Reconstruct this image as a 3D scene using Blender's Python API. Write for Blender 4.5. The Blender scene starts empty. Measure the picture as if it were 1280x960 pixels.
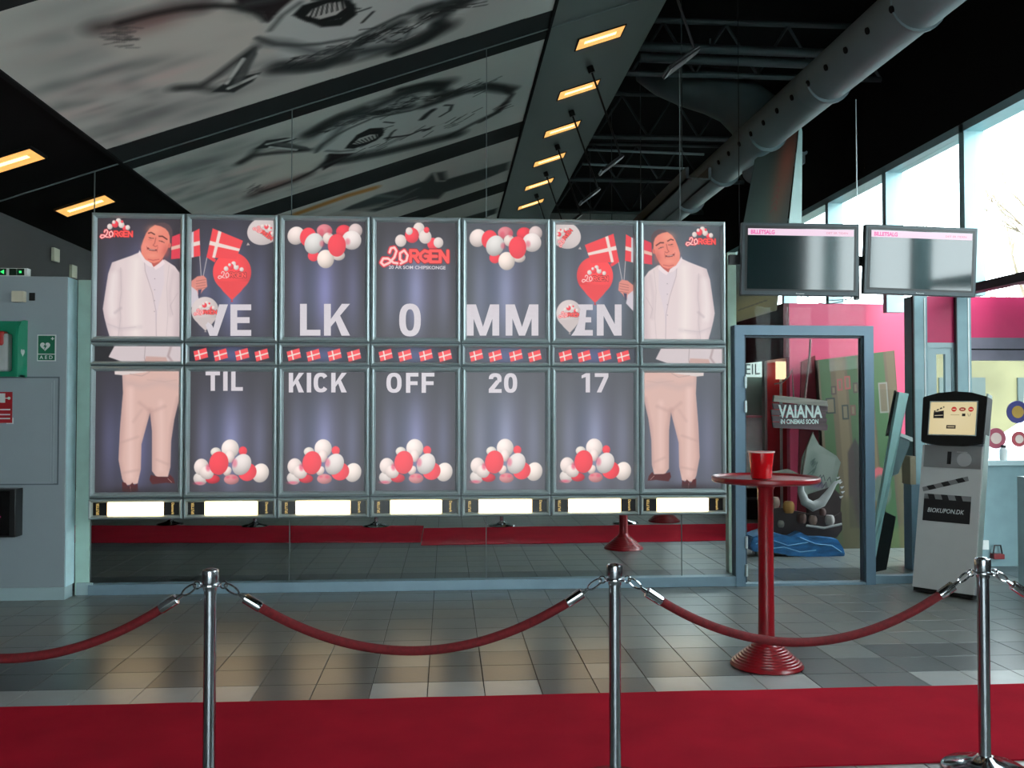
import bpy, bmesh, math, random
import numpy as np
from mathutils import Vector, Matrix
random.seed(7); np.random.seed(7)
D = bpy.data; SC = bpy.context.scene; COL = SC.collection
PI = math.pi
# ------------------------------------------------------------------ camera
FPX = 1149.0; CH = 1.55; YAW = math.radians(4.08); PIT = math.radians(1.4)
cd = D.cameras.new('camera'); cam = D.objects.new('camera', cd); COL.objects.link(cam)
cd.sensor_fit = 'HORIZONTAL'; cd.sensor_width = 36.0; cd.lens = FPX / 1280 * 36.0
cam.location = (0, 0, CH); cam.rotation_euler = (PI / 2 + PIT, 0, -YAW)
cd.clip_start = 0.05; cd.clip_end = 300
SC.camera = cam
# ------------------------------------------------------------------ sky and exposure
w = D.worlds.new('sky'); SC.world = w; w.use_nodes = True
bg = w.node_tree.nodes['Background']; bg.inputs[0].default_value = (0.86, 0.97, 1.0, 1); bg.inputs[1].default_value = 10.0
SC.view_settings.view_transform = 'Standard'; SC.view_settings.look = 'None'
SC.view_settings.exposure = 0.0; SC.view_settings.gamma = 1.0; SC.view_settings.use_curve_mapping = False
# ------------------------------------------------------------------ helpers
_F = Vector((math.sin(YAW) * math.cos(PIT), math.cos(YAW) * math.cos(PIT), math.sin(PIT)))
_R = Vector((math.cos(YAW), -math.sin(YAW), 0)); _U = _R.cross(_F)
def ray(x, y): return _F + _R * ((x - 640) / FPX) + _U * ((480 - y) / FPX)
def at(x, y, Y):                       # a measured point of the photograph on the plane at distance Y
    d = ray(x, y); return Vector((0, 0, CH)) + d * (Y / d.y)
def ax(x, y, X):
    d = ray(x, y); return Vector((0, 0, CH)) + d * (X / d.x)
SA, SB = 0.345, 4.53                   # sloped ceiling: z = SB + SA*x
def ch(x): return SB + SA * x
def cp(x, y):
    d = ray(x, y); t = (SB - CH) / (d.z - SA * d.x); return Vector((0, 0, CH)) + d * t
MIR = 7.85                             # mirror-like glazed wall; reflections in it are built as things beyond
def lin(c):
    return tuple(((v / 255) / 12.92 if v / 255 <= 0.04045 else ((v / 255 + 0.055) / 1.055) ** 2.4) for v in c[:3])
MATS = {}
def mat(name, col, rough=0.5, metal=0.0, var=0.08, scale=6.0, bump=0.0, bscale=80.0, spec=0.5, coat=0.0, stretch=None, srgb=True):
    if name in MATS: return MATS[name]
    m = D.materials.new(name); m.use_nodes = True; nt = m.node_tree; b = nt.nodes['Principled BSDF']
    c = lin(col) if srgb else col
    tc = nt.nodes.new('ShaderNodeTexCoord'); mp = nt.nodes.new('ShaderNodeMapping')
    nt.links.new(tc.outputs['Object'], mp.inputs[0])
    if stretch: mp.inputs['Scale'].default_value = stretch
    n = nt.nodes.new('ShaderNodeTexNoise'); n.inputs['Scale'].default_value = scale; n.inputs['Detail'].default_value = 4
    nt.links.new(mp.outputs[0], n.inputs['Vector'])
    r = nt.nodes.new('ShaderNodeValToRGB')
    r.color_ramp.elements[0].position = 0.3; r.color_ramp.elements[1].position = 0.7
    r.color_ramp.elements[0].color = tuple(v * (1 - var) for v in c) + (1,)
    r.color_ramp.elements[1].color = tuple(min(1, v * (1 + var)) for v in c) + (1,)
    nt.links.new(n.outputs[0], r.inputs[0]); nt.links.new(r.outputs[0], b.inputs['Base Color'])
    b.inputs['Roughness'].default_value = rough; b.inputs['Metallic'].default_value = metal
    b.inputs['Specular IOR Level'].default_value = spec
    if coat: b.inputs['Coat Weight'].default_value = coat; b.inputs['Coat Roughness'].default_value = 0.05
    if bump:
        n2 = nt.nodes.new('ShaderNodeTexNoise'); n2.inputs['Scale'].default_value = bscale
        nt.links.new(mp.outputs[0], n2.inputs['Vector'])
        bn = nt.nodes.new('ShaderNodeBump'); bn.inputs['Strength'].default_value = bump; bn.inputs['Distance'].default_value = 0.01
        nt.links.new(n2.outputs[0], bn.inputs['Height']); nt.links.new(bn.outputs[0], b.inputs['Normal'])
    MATS[name] = m; return m
def emis(name, col, s=1.0, var=0.0, scale=4.0):
    if name in MATS: return MATS[name]
    m = D.materials.new(name); m.use_nodes = True; nt = m.node_tree; b = nt.nodes['Principled BSDF']
    c = lin(col); b.inputs['Base Color'].default_value = (0.03, 0.03, 0.03, 1); b.inputs['Roughness'].default_value = 0.35
    b.inputs['Emission Color'].default_value = c + (1,); b.inputs['Emission Strength'].default_value = s
    if var:
        n = nt.nodes.new('ShaderNodeTexNoise'); n.inputs['Scale'].default_value = scale
        r = nt.nodes.new('ShaderNodeValToRGB')
        r.color_ramp.elements[0].color = tuple(v * (1 - var) for v in c) + (1,); r.color_ramp.elements[1].color = tuple(v * (1 + var) for v in c) + (1,)
        nt.links.new(n.outputs[0], r.inputs[0]); nt.links.new(r.outputs[0], b.inputs['Emission Color'])
    MATS[name] = m; return m
def attr_mat(name, emit, rough=0.4, es=1.0):
    if name in MATS: return MATS[name]
    m = D.materials.new(name); m.use_nodes = True; nt = m.node_tree; b = nt.nodes['Principled BSDF']
    a = nt.nodes.new('ShaderNodeAttribute'); a.attribute_name = 'print'
    b.inputs['Roughness'].default_value = rough
    if emit:
        b.inputs['Base Color'].default_value = (0.02, 0.02, 0.02, 1)
        nt.links.new(a.outputs['Color'], b.inputs['Emission Color']); b.inputs['Emission Strength'].default_value = es
    else:
        nt.links.new(a.outputs['Color'], b.inputs['Base Color'])
    MATS[name] = m; return m
def glassmat(name, tint=(0.9, 0.96, 0.95), refl=0.06):
    if name in MATS: return MATS[name]
    m = D.materials.new(name); m.use_nodes = True; nt = m.node_tree; nt.nodes.remove(nt.nodes['Principled BSDF'])
    t = nt.nodes.new('ShaderNodeBsdfTransparent'); t.inputs[0].default_value = tint + (1,)
    g = nt.nodes.new('ShaderNodeBsdfGlossy'); g.inputs['Roughness'].default_value = 0.02
    fr = nt.nodes.new('ShaderNodeLayerWeight'); fr.inputs[0].default_value = 0.25
    mm = nt.nodes.new('ShaderNodeMath'); mm.operation = 'MULTIPLY_ADD'; mm.inputs[1].default_value = 0.5; mm.inputs[2].default_value = refl
    nt.links.new(fr.outputs['Fresnel'], mm.inputs[0])
    mx = nt.nodes.new('ShaderNodeMixShader'); mm.use_clamp = True
    mm.inputs[1].default_value = 0.025
    nt.links.new(mm.outputs[0], mx.inputs[0]); nt.links.new(t.outputs[0], mx.inputs[1]); nt.links.new(g.outputs[0], mx.inputs[2])
    nt.links.new(mx.outputs[0], nt.nodes['Material Output'].inputs[0])
    MATS[name] = m; return m
class MB:
    def __init__(s): s.bm = bmesh.new()
    def box(s, x0, y0, z0, x1, y1, z1, bevel=0.0):
        g = bmesh.ops.create_cube(s.bm, size=1.0)['verts']
        for v in g:
            v.co = Vector(((x0 + x1) / 2 + v.co.x * (x1 - x0), (y0 + y1) / 2 + v.co.y * (y1 - y0), (z0 + z1) / 2 + v.co.z * (z1 - z0)))
        if bevel:
            es = list({e for v in g for e in v.link_edges})
            bmesh.ops.bevel(s.bm, geom=es, offset=bevel, segments=2, affect='EDGES', profile=0.6)
        return s
    def tube(s, pts, r, n=10, cap=True):
        pts = [Vector(p) for p in pts]; rings = []
        rr = r if isinstance(r, (list, tuple)) else [r] * len(pts)
        prev = None
        for i, p in enumerate(pts):
            if i == 0: t = pts[1] - pts[0]
            elif i == len(pts) - 1: t = pts[-1] - pts[-2]
            else: t = (pts[i + 1] - pts[i]).normalized() + (pts[i] - pts[i - 1]).normalized()
            t.normalize()
            if prev is None:
                a = Vector((0, 0, 1)) if abs(t.z) < 0.9 else Vector((1, 0, 0))
                u = t.cross(a).normalized()
            else:
                u = (prev - t * prev.dot(t)).normalized()
            prev = u; v = t.cross(u)
            rings.append([s.bm.verts.new(p + (u * math.cos(2 * PI * k / n) + v * math.sin(2 * PI * k / n)) * rr[i]) for k in range(n)])
        for a, b in zip(rings, rings[1:]):
            for k in range(n): s.bm.faces.new((a[k], a[(k + 1) % n], b[(k + 1) % n], b[k]))
        if cap: s.bm.faces.new(rings[0][::-1]); s.bm.faces.new(rings[-1])
        return s
    def lathe(s, prof, c=(0, 0, 0), n=28):
        rings = []
        for (r, z) in prof:
            if r < 1e-5: rings.append([s.bm.verts.new((c[0], c[1], c[2] + z))])
            else: rings.append([s.bm.verts.new((c[0] + r * math.cos(2 * PI * k / n), c[1] + r * math.sin(2 * PI * k / n), c[2] + z)) for k in range(n)])
        for a, b in zip(rings, rings[1:]):
            if len(a) == 1 and len(b) == 1: continue
            for k in range(n):
                k2 = (k + 1) % n
                if len(a) == 1: s.bm.faces.new((a[0], b[k], b[k2]))
                elif len(b) == 1: s.bm.faces.new((a[k], a[k2], b[0]))
                else: s.bm.faces.new((a[k], a[k2], b[k2], b[k]))
        return s
    def prism(s, pts, d):              # pts: 3-D polygon, d: extrusion vector
        pts = [Vector(p) for p in pts]; d = Vector(d)
        a = [s.bm.verts.new(p) for p in pts]; b = [s.bm.verts.new(p + d) for p in pts]; n = len(pts)
        s.bm.faces.new(a); s.bm.faces.new(b[::-1])
        for k in range(n): s.bm.faces.new((a[k], b[k], b[(k + 1) % n], a[(k + 1) % n]))
        return s
    def frame(s, x0, z0, x1, z1, prof):      # mitred frame in an x-z plane, prof = [(inset, y)]
        loops = []
        for (d, y) in prof:
            loops.append([s.bm.verts.new(p) for p in ((x0 + d, y, z0 + d), (x1 - d, y, z0 + d), (x1 - d, y, z1 - d), (x0 + d, y, z1 - d))])
        for a, b in zip(loops, loops[1:]):
            for k in range(4): s.bm.faces.new((a[k], a[(k + 1) % 4], b[(k + 1) % 4], b[k]))
        return s
    def build(s, name, m, parent=None, smooth=False, root=None):
        bm = s.bm
        bmesh.ops.recalc_face_normals(bm, faces=bm.faces)
        r = root if root is not None else parent
        if r is not None and not r.get('_local'):
            while r.parent is not None: r = r.parent
            if not r.get('_local'): bmesh.ops.translate(bm, verts=bm.verts, vec=-r.location)
        me = D.meshes.new(name); bm.to_mesh(me); bm.free()
        if m: me.materials.append(m)
        if smooth:
            me.polygons.foreach_set('use_smooth', [True] * len(me.polygons))
            try: me.set_sharp_from_angle(angle=math.radians(35))
            except Exception: pass
        o = D.objects.new(name, me); COL.objects.link(o); o.parent = parent
        return o
def tag(o, label=None, cat=None, group=None, kind=None):
    if label: o['label'] = label
    if cat: o['category'] = cat
    if group: o['group'] = group
    if kind: o['kind'] = kind
    return o
def thing(name, loc, label, cat, group=None, rz=0, local=False):
    o = D.objects.new(name, None); COL.objects.link(o); o.location = loc; o.rotation_euler = (0, 0, rz)
    o.empty_display_size = 0.1
    if local: o['_local'] = True
    return tag(o, label, cat, group)
def struct(o): o['kind'] = 'structure'; return o
def copy_tree(o, parent=None):
    c = o.copy(); COL.objects.link(c); c.parent = parent
    for chd in list(o.children): copy_tree(chd, c)
    return c
def fit_text(s, x0, x1, z0, z1, y, name, m, parent, bold=0.03, depth=0.0006, italic=0.0, rot=0, local=False, facing=None, label=None):
    cu = D.curves.new('t', 'FONT'); cu.body = s; cu.offset = bold; cu.extrude = 0.0; cu.shear = italic; cu.resolution_u = 4
    to = D.objects.new('t', cu); COL.objects.link(to)
    dg = bpy.context.evaluated_depsgraph_get(); me = D.meshes.new_from_object(to.evaluated_get(dg))
    D.objects.remove(to); D.curves.remove(cu)
    n = len(me.vertices); co = np.empty(n * 3); me.vertices.foreach_get('co', co); co = co.reshape(-1, 3)
    if rot:
        c0, s0 = math.cos(rot), math.sin(rot); co = np.stack([co[:, 0] * c0 - co[:, 1] * s0, co[:, 0] * s0 + co[:, 1] * c0, co[:, 2]], 1)
    mn, mx = co.min(0), co.max(0)
    X = x0 + (co[:, 0] - mn[0]) / (mx[0] - mn[0]) * (x1 - x0); Z = z0 + (co[:, 1] - mn[1]) / (mx[1] - mn[1]) * (z1 - z0)
    out = np.stack([X, np.full(n, y), Z], 1)
    if parent is not None and not local and not parent.get('_local'):
        r = parent
        while r.parent is not None: r = r.parent
        if not r.get('_local'): out = out - np.array(r.location)
    me.vertices.foreach_set('co', out.astype(np.float32).ravel()); me.update()
    me.materials.clear(); me.materials.append(m); me.name = name
    o = D.objects.new(name, me); COL.objects.link(o); o.parent = parent
    if label: o['label'] = label
    return o
# ------------------------------------------------------------------ painter for flat prints (arrays drawn here, stored as mesh colours)
class Paint:
    def __init__(s, W, H, S, col):
        s.W, s.H, s.S = W, H, S; s.nx, s.ny = int(W * S) + 1, int(H * S) + 1
        s.a = np.empty((s.ny, s.nx, 3)); s.a[:] = col
        s.X, s.Y = np.meshgrid(np.arange(s.nx) / S, np.arange(s.ny) / S)
    def mix(s, al, col):
        col = np.asarray(col, float)
        s.a = s.a * (1 - al[..., None]) + col * al[..., None]
    def ell(s, cx, cy, rx, ry, col, rot=0, soft=0.5, shade=0.0, a=1.0):
        c0, s0 = math.cos(rot), math.sin(rot); dx, dy = s.X - cx, s.Y - cy
        u, v = (dx * c0 + dy * s0) / rx, (-dx * s0 + dy * c0) / ry
        r = np.sqrt(u * u + v * v); d = (1 - r) * min(rx, ry)
        al = np.clip(d / soft + 0.5, 0, 1) * a
        if shade:
            sh = 1 + shade * (0.35 - ((u + 0.35) ** 2 + (v + 0.4) ** 2) * 0.45)
            c = np.asarray(col, float)[None, None, :] * sh[..., None]
            s.a = s.a * (1 - al[..., None]) + c * al[..., None]
        else: s.mix(al, col)
    def sd(s, P):
        P = np.asarray(P, float); n = len(P); d = np.full(s.X.shape, 1e9); ins = np.zeros(s.X.shape, bool)
        for i in range(n):
            x0, y0 = P[i]; x1, y1 = P[(i + 1) % n]; ex, ey = x1 - x0, y1 - y0; L = ex * ex + ey * ey + 1e-12
            t = np.clip(((s.X - x0) * ex + (s.Y - y0) * ey) / L, 0, 1)
            d = np.minimum(d, np.hypot(s.X - x0 - t * ex, s.Y - y0 - t * ey))
            if y0 != y1:
                cnd = (s.Y < y0) != (s.Y < y1)
                ins ^= cnd & (s.X < x0 + (s.Y - y0) / (y1 - y0) * ex)
        return np.where(ins, d, -d)
    def poly(s, P, col, soft=0.6, a=1.0):
        s.mix(np.clip(s.sd(P) / soft + 0.5, 0, 1) * a, col)
    def line(s, P, wd, col, soft=0.6, a=1.0):
        P = np.asarray(P, float); d = np.full(s.X.shape, 1e9)
        for (x0, y0), (x1, y1) in zip(P, P[1:]):
            ex, ey = x1 - x0, y1 - y0; L = ex * ex + ey * ey + 1e-12
            t = np.clip(((s.X - x0) * ex + (s.Y - y0) * ey) / L, 0, 1)
            d = np.minimum(d, np.hypot(s.X - x0 - t * ex, s.Y - y0 - t * ey))
        s.mix(np.clip((wd / 2 - d) / soft + 0.5, 0, 1) * a, col)
    def fold(s, mask, P, wd, col, soft, a):      # soft fold of cloth kept inside a printed shape
        keep = s.a; s.a = keep.copy(); s.line(P, wd, col, soft, a)
        m = np.clip(s.sd(mask) + .3, 0, 1)[..., None]; s.a = keep * (1 - m) + s.a * m
    def glow(s, cx, cy, sx, sy, col, a=1.0):
        s.mix(a * np.exp(-((s.X - cx) / sx) ** 2 - ((s.Y - cy) / sy) ** 2), col)
    def mesh(s, name, fn, m, parent, flip=False):
        A = s.a[:, ::-1] if flip else s.a
        A = np.clip(A, 0, 255) / 255; A = np.where(A <= 0.04045, A / 12.92, ((A + 0.055) / 1.055) ** 2.4)
        u = s.X / s.X.max(); v = s.Y / s.Y.max()
        co = fn(u.ravel(), v.ravel())
        if parent is not None:
            r = parent
            while r.parent is not None: r = r.parent
            if not r.get('_local'): co = co - np.array(r.location)
        n = s.nx * s.ny; idx = np.arange(n).reshape(s.ny, s.nx)
        q = np.stack([idx[:-1, :-1], idx[1:, :-1], idx[1:, 1:], idx[:-1, 1:]], -1).reshape(-1, 4)
        me = D.meshes.new(name); me.vertices.add(n); me.vertices.foreach_set('co', co.astype(np.float32).ravel())
        me.loops.add(q.size); me.loops.foreach_set('vertex_index', q.ravel().astype(np.int32))
        me.polygons.add(len(q)); me.polygons.foreach_set('loop_start', (np.arange(len(q)) * 4).astype(np.int32))
        me.update(calc_edges=True)
        at_ = me.color_attributes.new('print', 'FLOAT_COLOR', 'POINT')
        at_.data.foreach_set('color', np.concatenate([A.reshape(-1, 3), np.ones((n, 1))], 1).astype(np.float32).ravel())
        me.materials.append(m); o = D.objects.new(name, me); COL.objects.link(o); o.parent = parent
        return o
def rect_fn(x0, x1, z0, z1, y):        # print coordinates -> upright rectangle
    return lambda u, v: np.stack([x0 + u * (x1 - x0), np.full(u.shape, y), z1 + v * (z0 - z1)], 1)
# ------------------------------------------------------------------ materials
M_TEAL = mat('painted_steel_teal', (132, 158, 172), 0.4, 0.2, 0.05)
M_ALU = mat('brushed_aluminium', (172, 186, 188), 0.34, 0.35, 0.05, stretch=(1, 1, 40))
M_CHROME = mat('chrome', (205, 208, 212), 0.14, 1.0, 0.03)
M_STEEL = mat('brushed_steel', (165, 170, 175), 0.24, 1.0, 0.06, scale=30, stretch=(1, 1, 0.05))
M_BLACK = mat('black_plastic', (16, 17, 19), 0.35, 0, 0.1)
M_MATBLACK = mat('matt_black_paint', (12, 13, 14), 0.85, 0, 0.2, scale=2, spec=.15)
M_DARK = mat('dark_ceiling_paint', (9, 9, 9), 0.9, 0, 0.2, scale=1.5, spec=.1)
M_GLASS = glassmat('pane_glass', (0.95, 0.98, 0.975), 0.004)
M_WGLASS = glassmat('window_glass', (0.97, 0.99, 0.99), 0.03)
M_REDVELVET = mat('red_velvet', (112, 6, 18), 0.75, 0, 0.25, scale=60, bump=0.4, bscale=400)
M_REDPAINT = mat('red_lacquer', (134, 12, 24), 0.3, 0, 0.06, coat=0.3)
M_CARPET = mat('red_carpet', (176, 20, 44), 0.95, 0, 0.12, scale=3, bump=0.5, bscale=900, spec=0.1)
M_CAB = mat('grey_cabinet_laminate', (150, 162, 168), 0.4, 0, 0.04, scale=2)
M_CABS = mat('pale_grey_paint', (165, 188, 192), 0.45, 0, 0.04)
M_BEIGE = mat('beige_plastic', (205, 200, 178), 0.4)
M_PINK = mat('pink_wall_paint', (205, 70, 105), 0.5, 0, 0.06, scale=1)
M_MAG = mat('magenta_panel', (196, 36, 92), 0.4, 0, 0.05)
M_MAROON = mat('maroon_wall_paint', (75, 22, 30), 0.6, 0, 0.1)
M_WHITE = mat('white_laminate', (215, 220, 218), 0.4)
M_PRINT = attr_mat('backlit_film', True)
M_CPRINT = attr_mat('ceiling_print', False, 0.8); M_CPRINT.node_tree.nodes['Principled BSDF'].inputs['Specular IOR Level'].default_value = 0.15
M_BOARD = attr_mat('printed_board', False, 0.55)
M_LETTER = emis('backlit_white_letters', (208, 200, 206), 1.0, 0.06, 12)
M_GOLD = emis('gold_lettering', (225, 190, 110), 1.0)
# ------------------------------------------------------------------ room shell
Y0, Y1 = -5.0, 20.7; XL, XR = -3.83, 4.9; ROOF = 5.95
def sbox(name, m, *a, bevel=0): return struct(MB().box(*a, bevel=bevel).build(name, m))
M_GROUT = mat('dark_grout', (28, 30, 31), 0.8)
floor = sbox('floor', M_GROUT, -6.9, Y0 - .1, -0.12, 6.6, Y1 + .1, -0.006)
TP = 0.31
def tile_bm(x, y, w_=TP, d_=TP, g=0.0022):
    b = MB(); x0, y0, x1, y1 = x + g, y + g, x + w_ - g, y + d_ - g; c = 0.0015
    lo = [(x0, y0, -0.006), (x1, y0, -0.006), (x1, y1, -0.006), (x0, y1, -0.006)]
    mid = [(p[0], p[1], -c) for p in lo]
    top = [(x0 + c, y0 + c, 0), (x1 - c, y0 + c, 0), (x1 - c, y1 - c, 0), (x0 + c, y1 - c, 0)]
    L = [[b.bm.verts.new(p) for p in q] for q in (lo, mid, top)]
    for a, q in zip(L, L[1:]):
        for k in range(4): b.bm.faces.new((a[k], a[(k + 1) % 4], q[(k + 1) % 4], q[k]))
    b.bm.faces.new(L[2]); return b
def tile_mat(n, c): return mat(n, c, 0.3, 0, 0.07, scale=5, bump=0.04, bscale=30, spec=0.6)
T_MID = tile_mat('grey_tile', (106, 110, 108)); T_LIGHT = tile_mat('light_grey_tile', (150, 153, 152)); T_DARK = tile_mat('dark_grey_tile', (70, 75, 77))
T_MID2 = tile_mat('grey_tile_warm', (112, 112, 106))
tmesh = {}
for nm, mm in (('m', T_MID), ('l', T_LIGHT), ('d', T_DARK), ('w', T_MID2)):
    o = tile_bm(0, 0).build('tile', mm); tmesh[nm] = o.data; D.objects.remove(o)
GX, GY = -0.72, 4.92
def tone(i, j):
    if j == 0: return 'd' if i in (-1, 0, 4, 5, -7, -8, 9, 10) or (i > 12 and i % 5 == 0) else 'l'
    if j in (1, 2): return 'd' if (i * 7 + j) % 9 else 'm'
    if j in (10, 11, 17, 18): return 'd'
    return 'w' if (i * 5 + j * 3) % 4 == 0 else 'm'
rest = {'m': bmesh.new(), 'l': bmesh.new(), 'd': bmesh.new(), 'w': bmesh.new()}
cand = []
for j in range(-32, 51):
    for i in range(-20, 24):
        x, y = GX + i * TP, GY + j * TP
        if (x < XL and y < 7.9) or x + TP > 6.5: continue
        v = Vector((x + TP / 2, y + TP / 2, -CH)); z = v.dot(_F)
        vis = False
        if z > 0.5:
            px, py = 640 + FPX * v.dot(_R) / z, 480 - FPX * v.dot(_U) / z
            vis = -25 < px < 1305 and py < 985 and 0 <= j <= 8
        if vis and x < 4.85: cand.append((i, j, x, y))
        else:
            q = tile_bm(x, y).bm; me = D.meshes.new('q'); q.to_mesh(me); q.free()
            rest[tone(i, j)].from_mesh(me); D.meshes.remove(me)
cand.sort(key=lambda c: c[3])
for n, (i, j, x, y) in enumerate(cand):
    if n < 290:
        o = D.objects.new('tile', tmesh[tone(i, j)]); COL.objects.link(o); o.parent = floor; o.location = (x, y, 0)
    else:
        q = tile_bm(x, y).bm; me = D.meshes.new('q'); q.to_mesh(me); q.free(); rest[tone(i, j)].from_mesh(me); D.meshes.remove(me)
me = D.meshes.new('outer_tiles'); allb = bmesh.new()
for k, nm in enumerate(('m', 'l', 'd', 'w')):
    for f in rest[nm].faces: f.material_index = k
    mm_ = D.meshes.new('x'); rest[nm].to_mesh(mm_); allb.from_mesh(mm_); D.meshes.remove(mm_); rest[nm].free()
bmesh.ops.recalc_face_normals(allb, faces=allb.faces)
allb.to_mesh(me); allb.free()
for mm in (T_MID, T_LIGHT, T_DARK, T_MID2): me.materials.append(mm)
o = D.objects.new('outer_tiles', me); COL.objects.link(o); o.parent = floor; o['kind'] = 'stuff'

M_WALLDK = mat('brown_grey_wall', (62, 60, 60), 0.7, 0, 0.06, scale=1)
sbox('wall_left', M_WALLDK, XL - .1, Y0, 0, XL, MIR, ch(XL) + .1)
sbox('wall_left_upper', M_WALLDK, XL - .1, MIR, 2.35, XL, Y1, ch(XL) + .1)
sbox('wall_left_far', M_WALLDK, -6.9, MIR, 0, -6.8, Y1, 2.4)
sbox('ceiling_low', M_DARK, -6.8, MIR, 2.35, XL - .1, Y1, 2.4)
sbox('wall_left_return', M_WALLDK, -6.9, MIR - .1, 0, XL - .1, MIR, 2.4)
sbox('wall_far', mat('pale_far_wall', (150, 158, 154), .7), -6.9, Y1, 0, XR + .2, Y1 + .1, ROOF)
for k, (nm, yy, mm_) in enumerate((('wall_back', Y0 - .1, M_WALLDK),)):
    xa = XL - .1 if k == 0 else -6.9
    sbox(nm + '_sill', mm_, xa, yy, 0, XR + .2, yy + .1, .4); sbox(nm + '_head', mm_, xa, yy, 3.1, XR + .2, yy + .1, ROOF)
    sbox(nm + '_left', mm_, xa, yy, .4, -3.2, yy + .1, 3.1); sbox(nm + '_right', mm_, 2.4, yy, .4, XR + .2, yy + .1, 3.1)
    added_window = struct(thing('window_%d' % (3 + k), (0, yy, .4), None, None))  # unseen window added behind the camera to light the fronts
    for x in (-3.2, -1.8, -.4, 1.0, 2.34): MB().box(x, yy, .4, x + .06, yy + .1, 3.1).build('mullion', M_TEAL, added_window)
    for x in (-3.14, -1.74, -.34, 1.06): MB().box(x, yy + .04, .4, x + 1.34, yy + .048, 3.1).build('pane', M_WGLASS, added_window)
# right-hand wall above the glazing, and the low wall under the near glazing
sbox('wall_right_rear', M_WALLDK, XR, Y0, 0, XR + .15, 1.0, 4.25)  # unseen; closes off the windows so the left screen reflects dark
wr = sbox('wall_right', M_MATBLACK, XR, Y0, 4.25, XR + .15, Y1, ROOF)
sbox('wall_right_low', M_CABS, XR, 6.75, 0, XR + .15, 7.6, 0.95)
sbox('wall_right_mid', M_WALLDK, XR, 1.0, 0, XR + .15, 6.75, 2.0)  # unseen wall, raised to cut the daylight on the right floor
sbox('wall_right_far', mat('dim_far_paint', (120, 130, 128), .7), XR, 10.55, 0, XR + .1, Y1, 2.62)  # added wall that keeps daylight off the far floor
ceil = sbox('ceiling', M_DARK, 1.97, Y0, ROOF, XR + .2, Y1, ROOF + .1)
def slope_slab(name, x0, x1, y0, y1, t, m, off=0.0, parent=None):
    b = MB(); b.prism([(x0, y0, ch(x0) + off), (x1, y0, ch(x1) + off), (x1, y1, ch(x1) + off), (x0, y1, ch(x0) + off)], (0, 0, t))
    return b.build(name, m, parent)
struct(slope_slab('ceiling_slope', XL - .1, 1.97, Y0, Y1, 0.8, M_DARK, 0.012))
M_GREYC = mat('grey_ceiling_panel', (84, 96, 95), 0.42, 0, 0.1, scale=0.8)
M_BAND = mat('dark_grey_band', (40, 45, 46), 0.8, 0, 0.12, scale=1, spec=.15)
rim = struct(slope_slab('ceiling_panel_strip', 0.9, 1.97, Y0, Y1, 0.01, M_GREYC))
struct(slope_slab('trim_1', 0.875, 0.9, Y0, Y1, 0.03, M_MATBLACK, -0.02))
struct(slope_slab('trim_2', -2.73, -2.7, Y0, Y1, 0.03, M_MATBLACK, -0.02))
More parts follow.
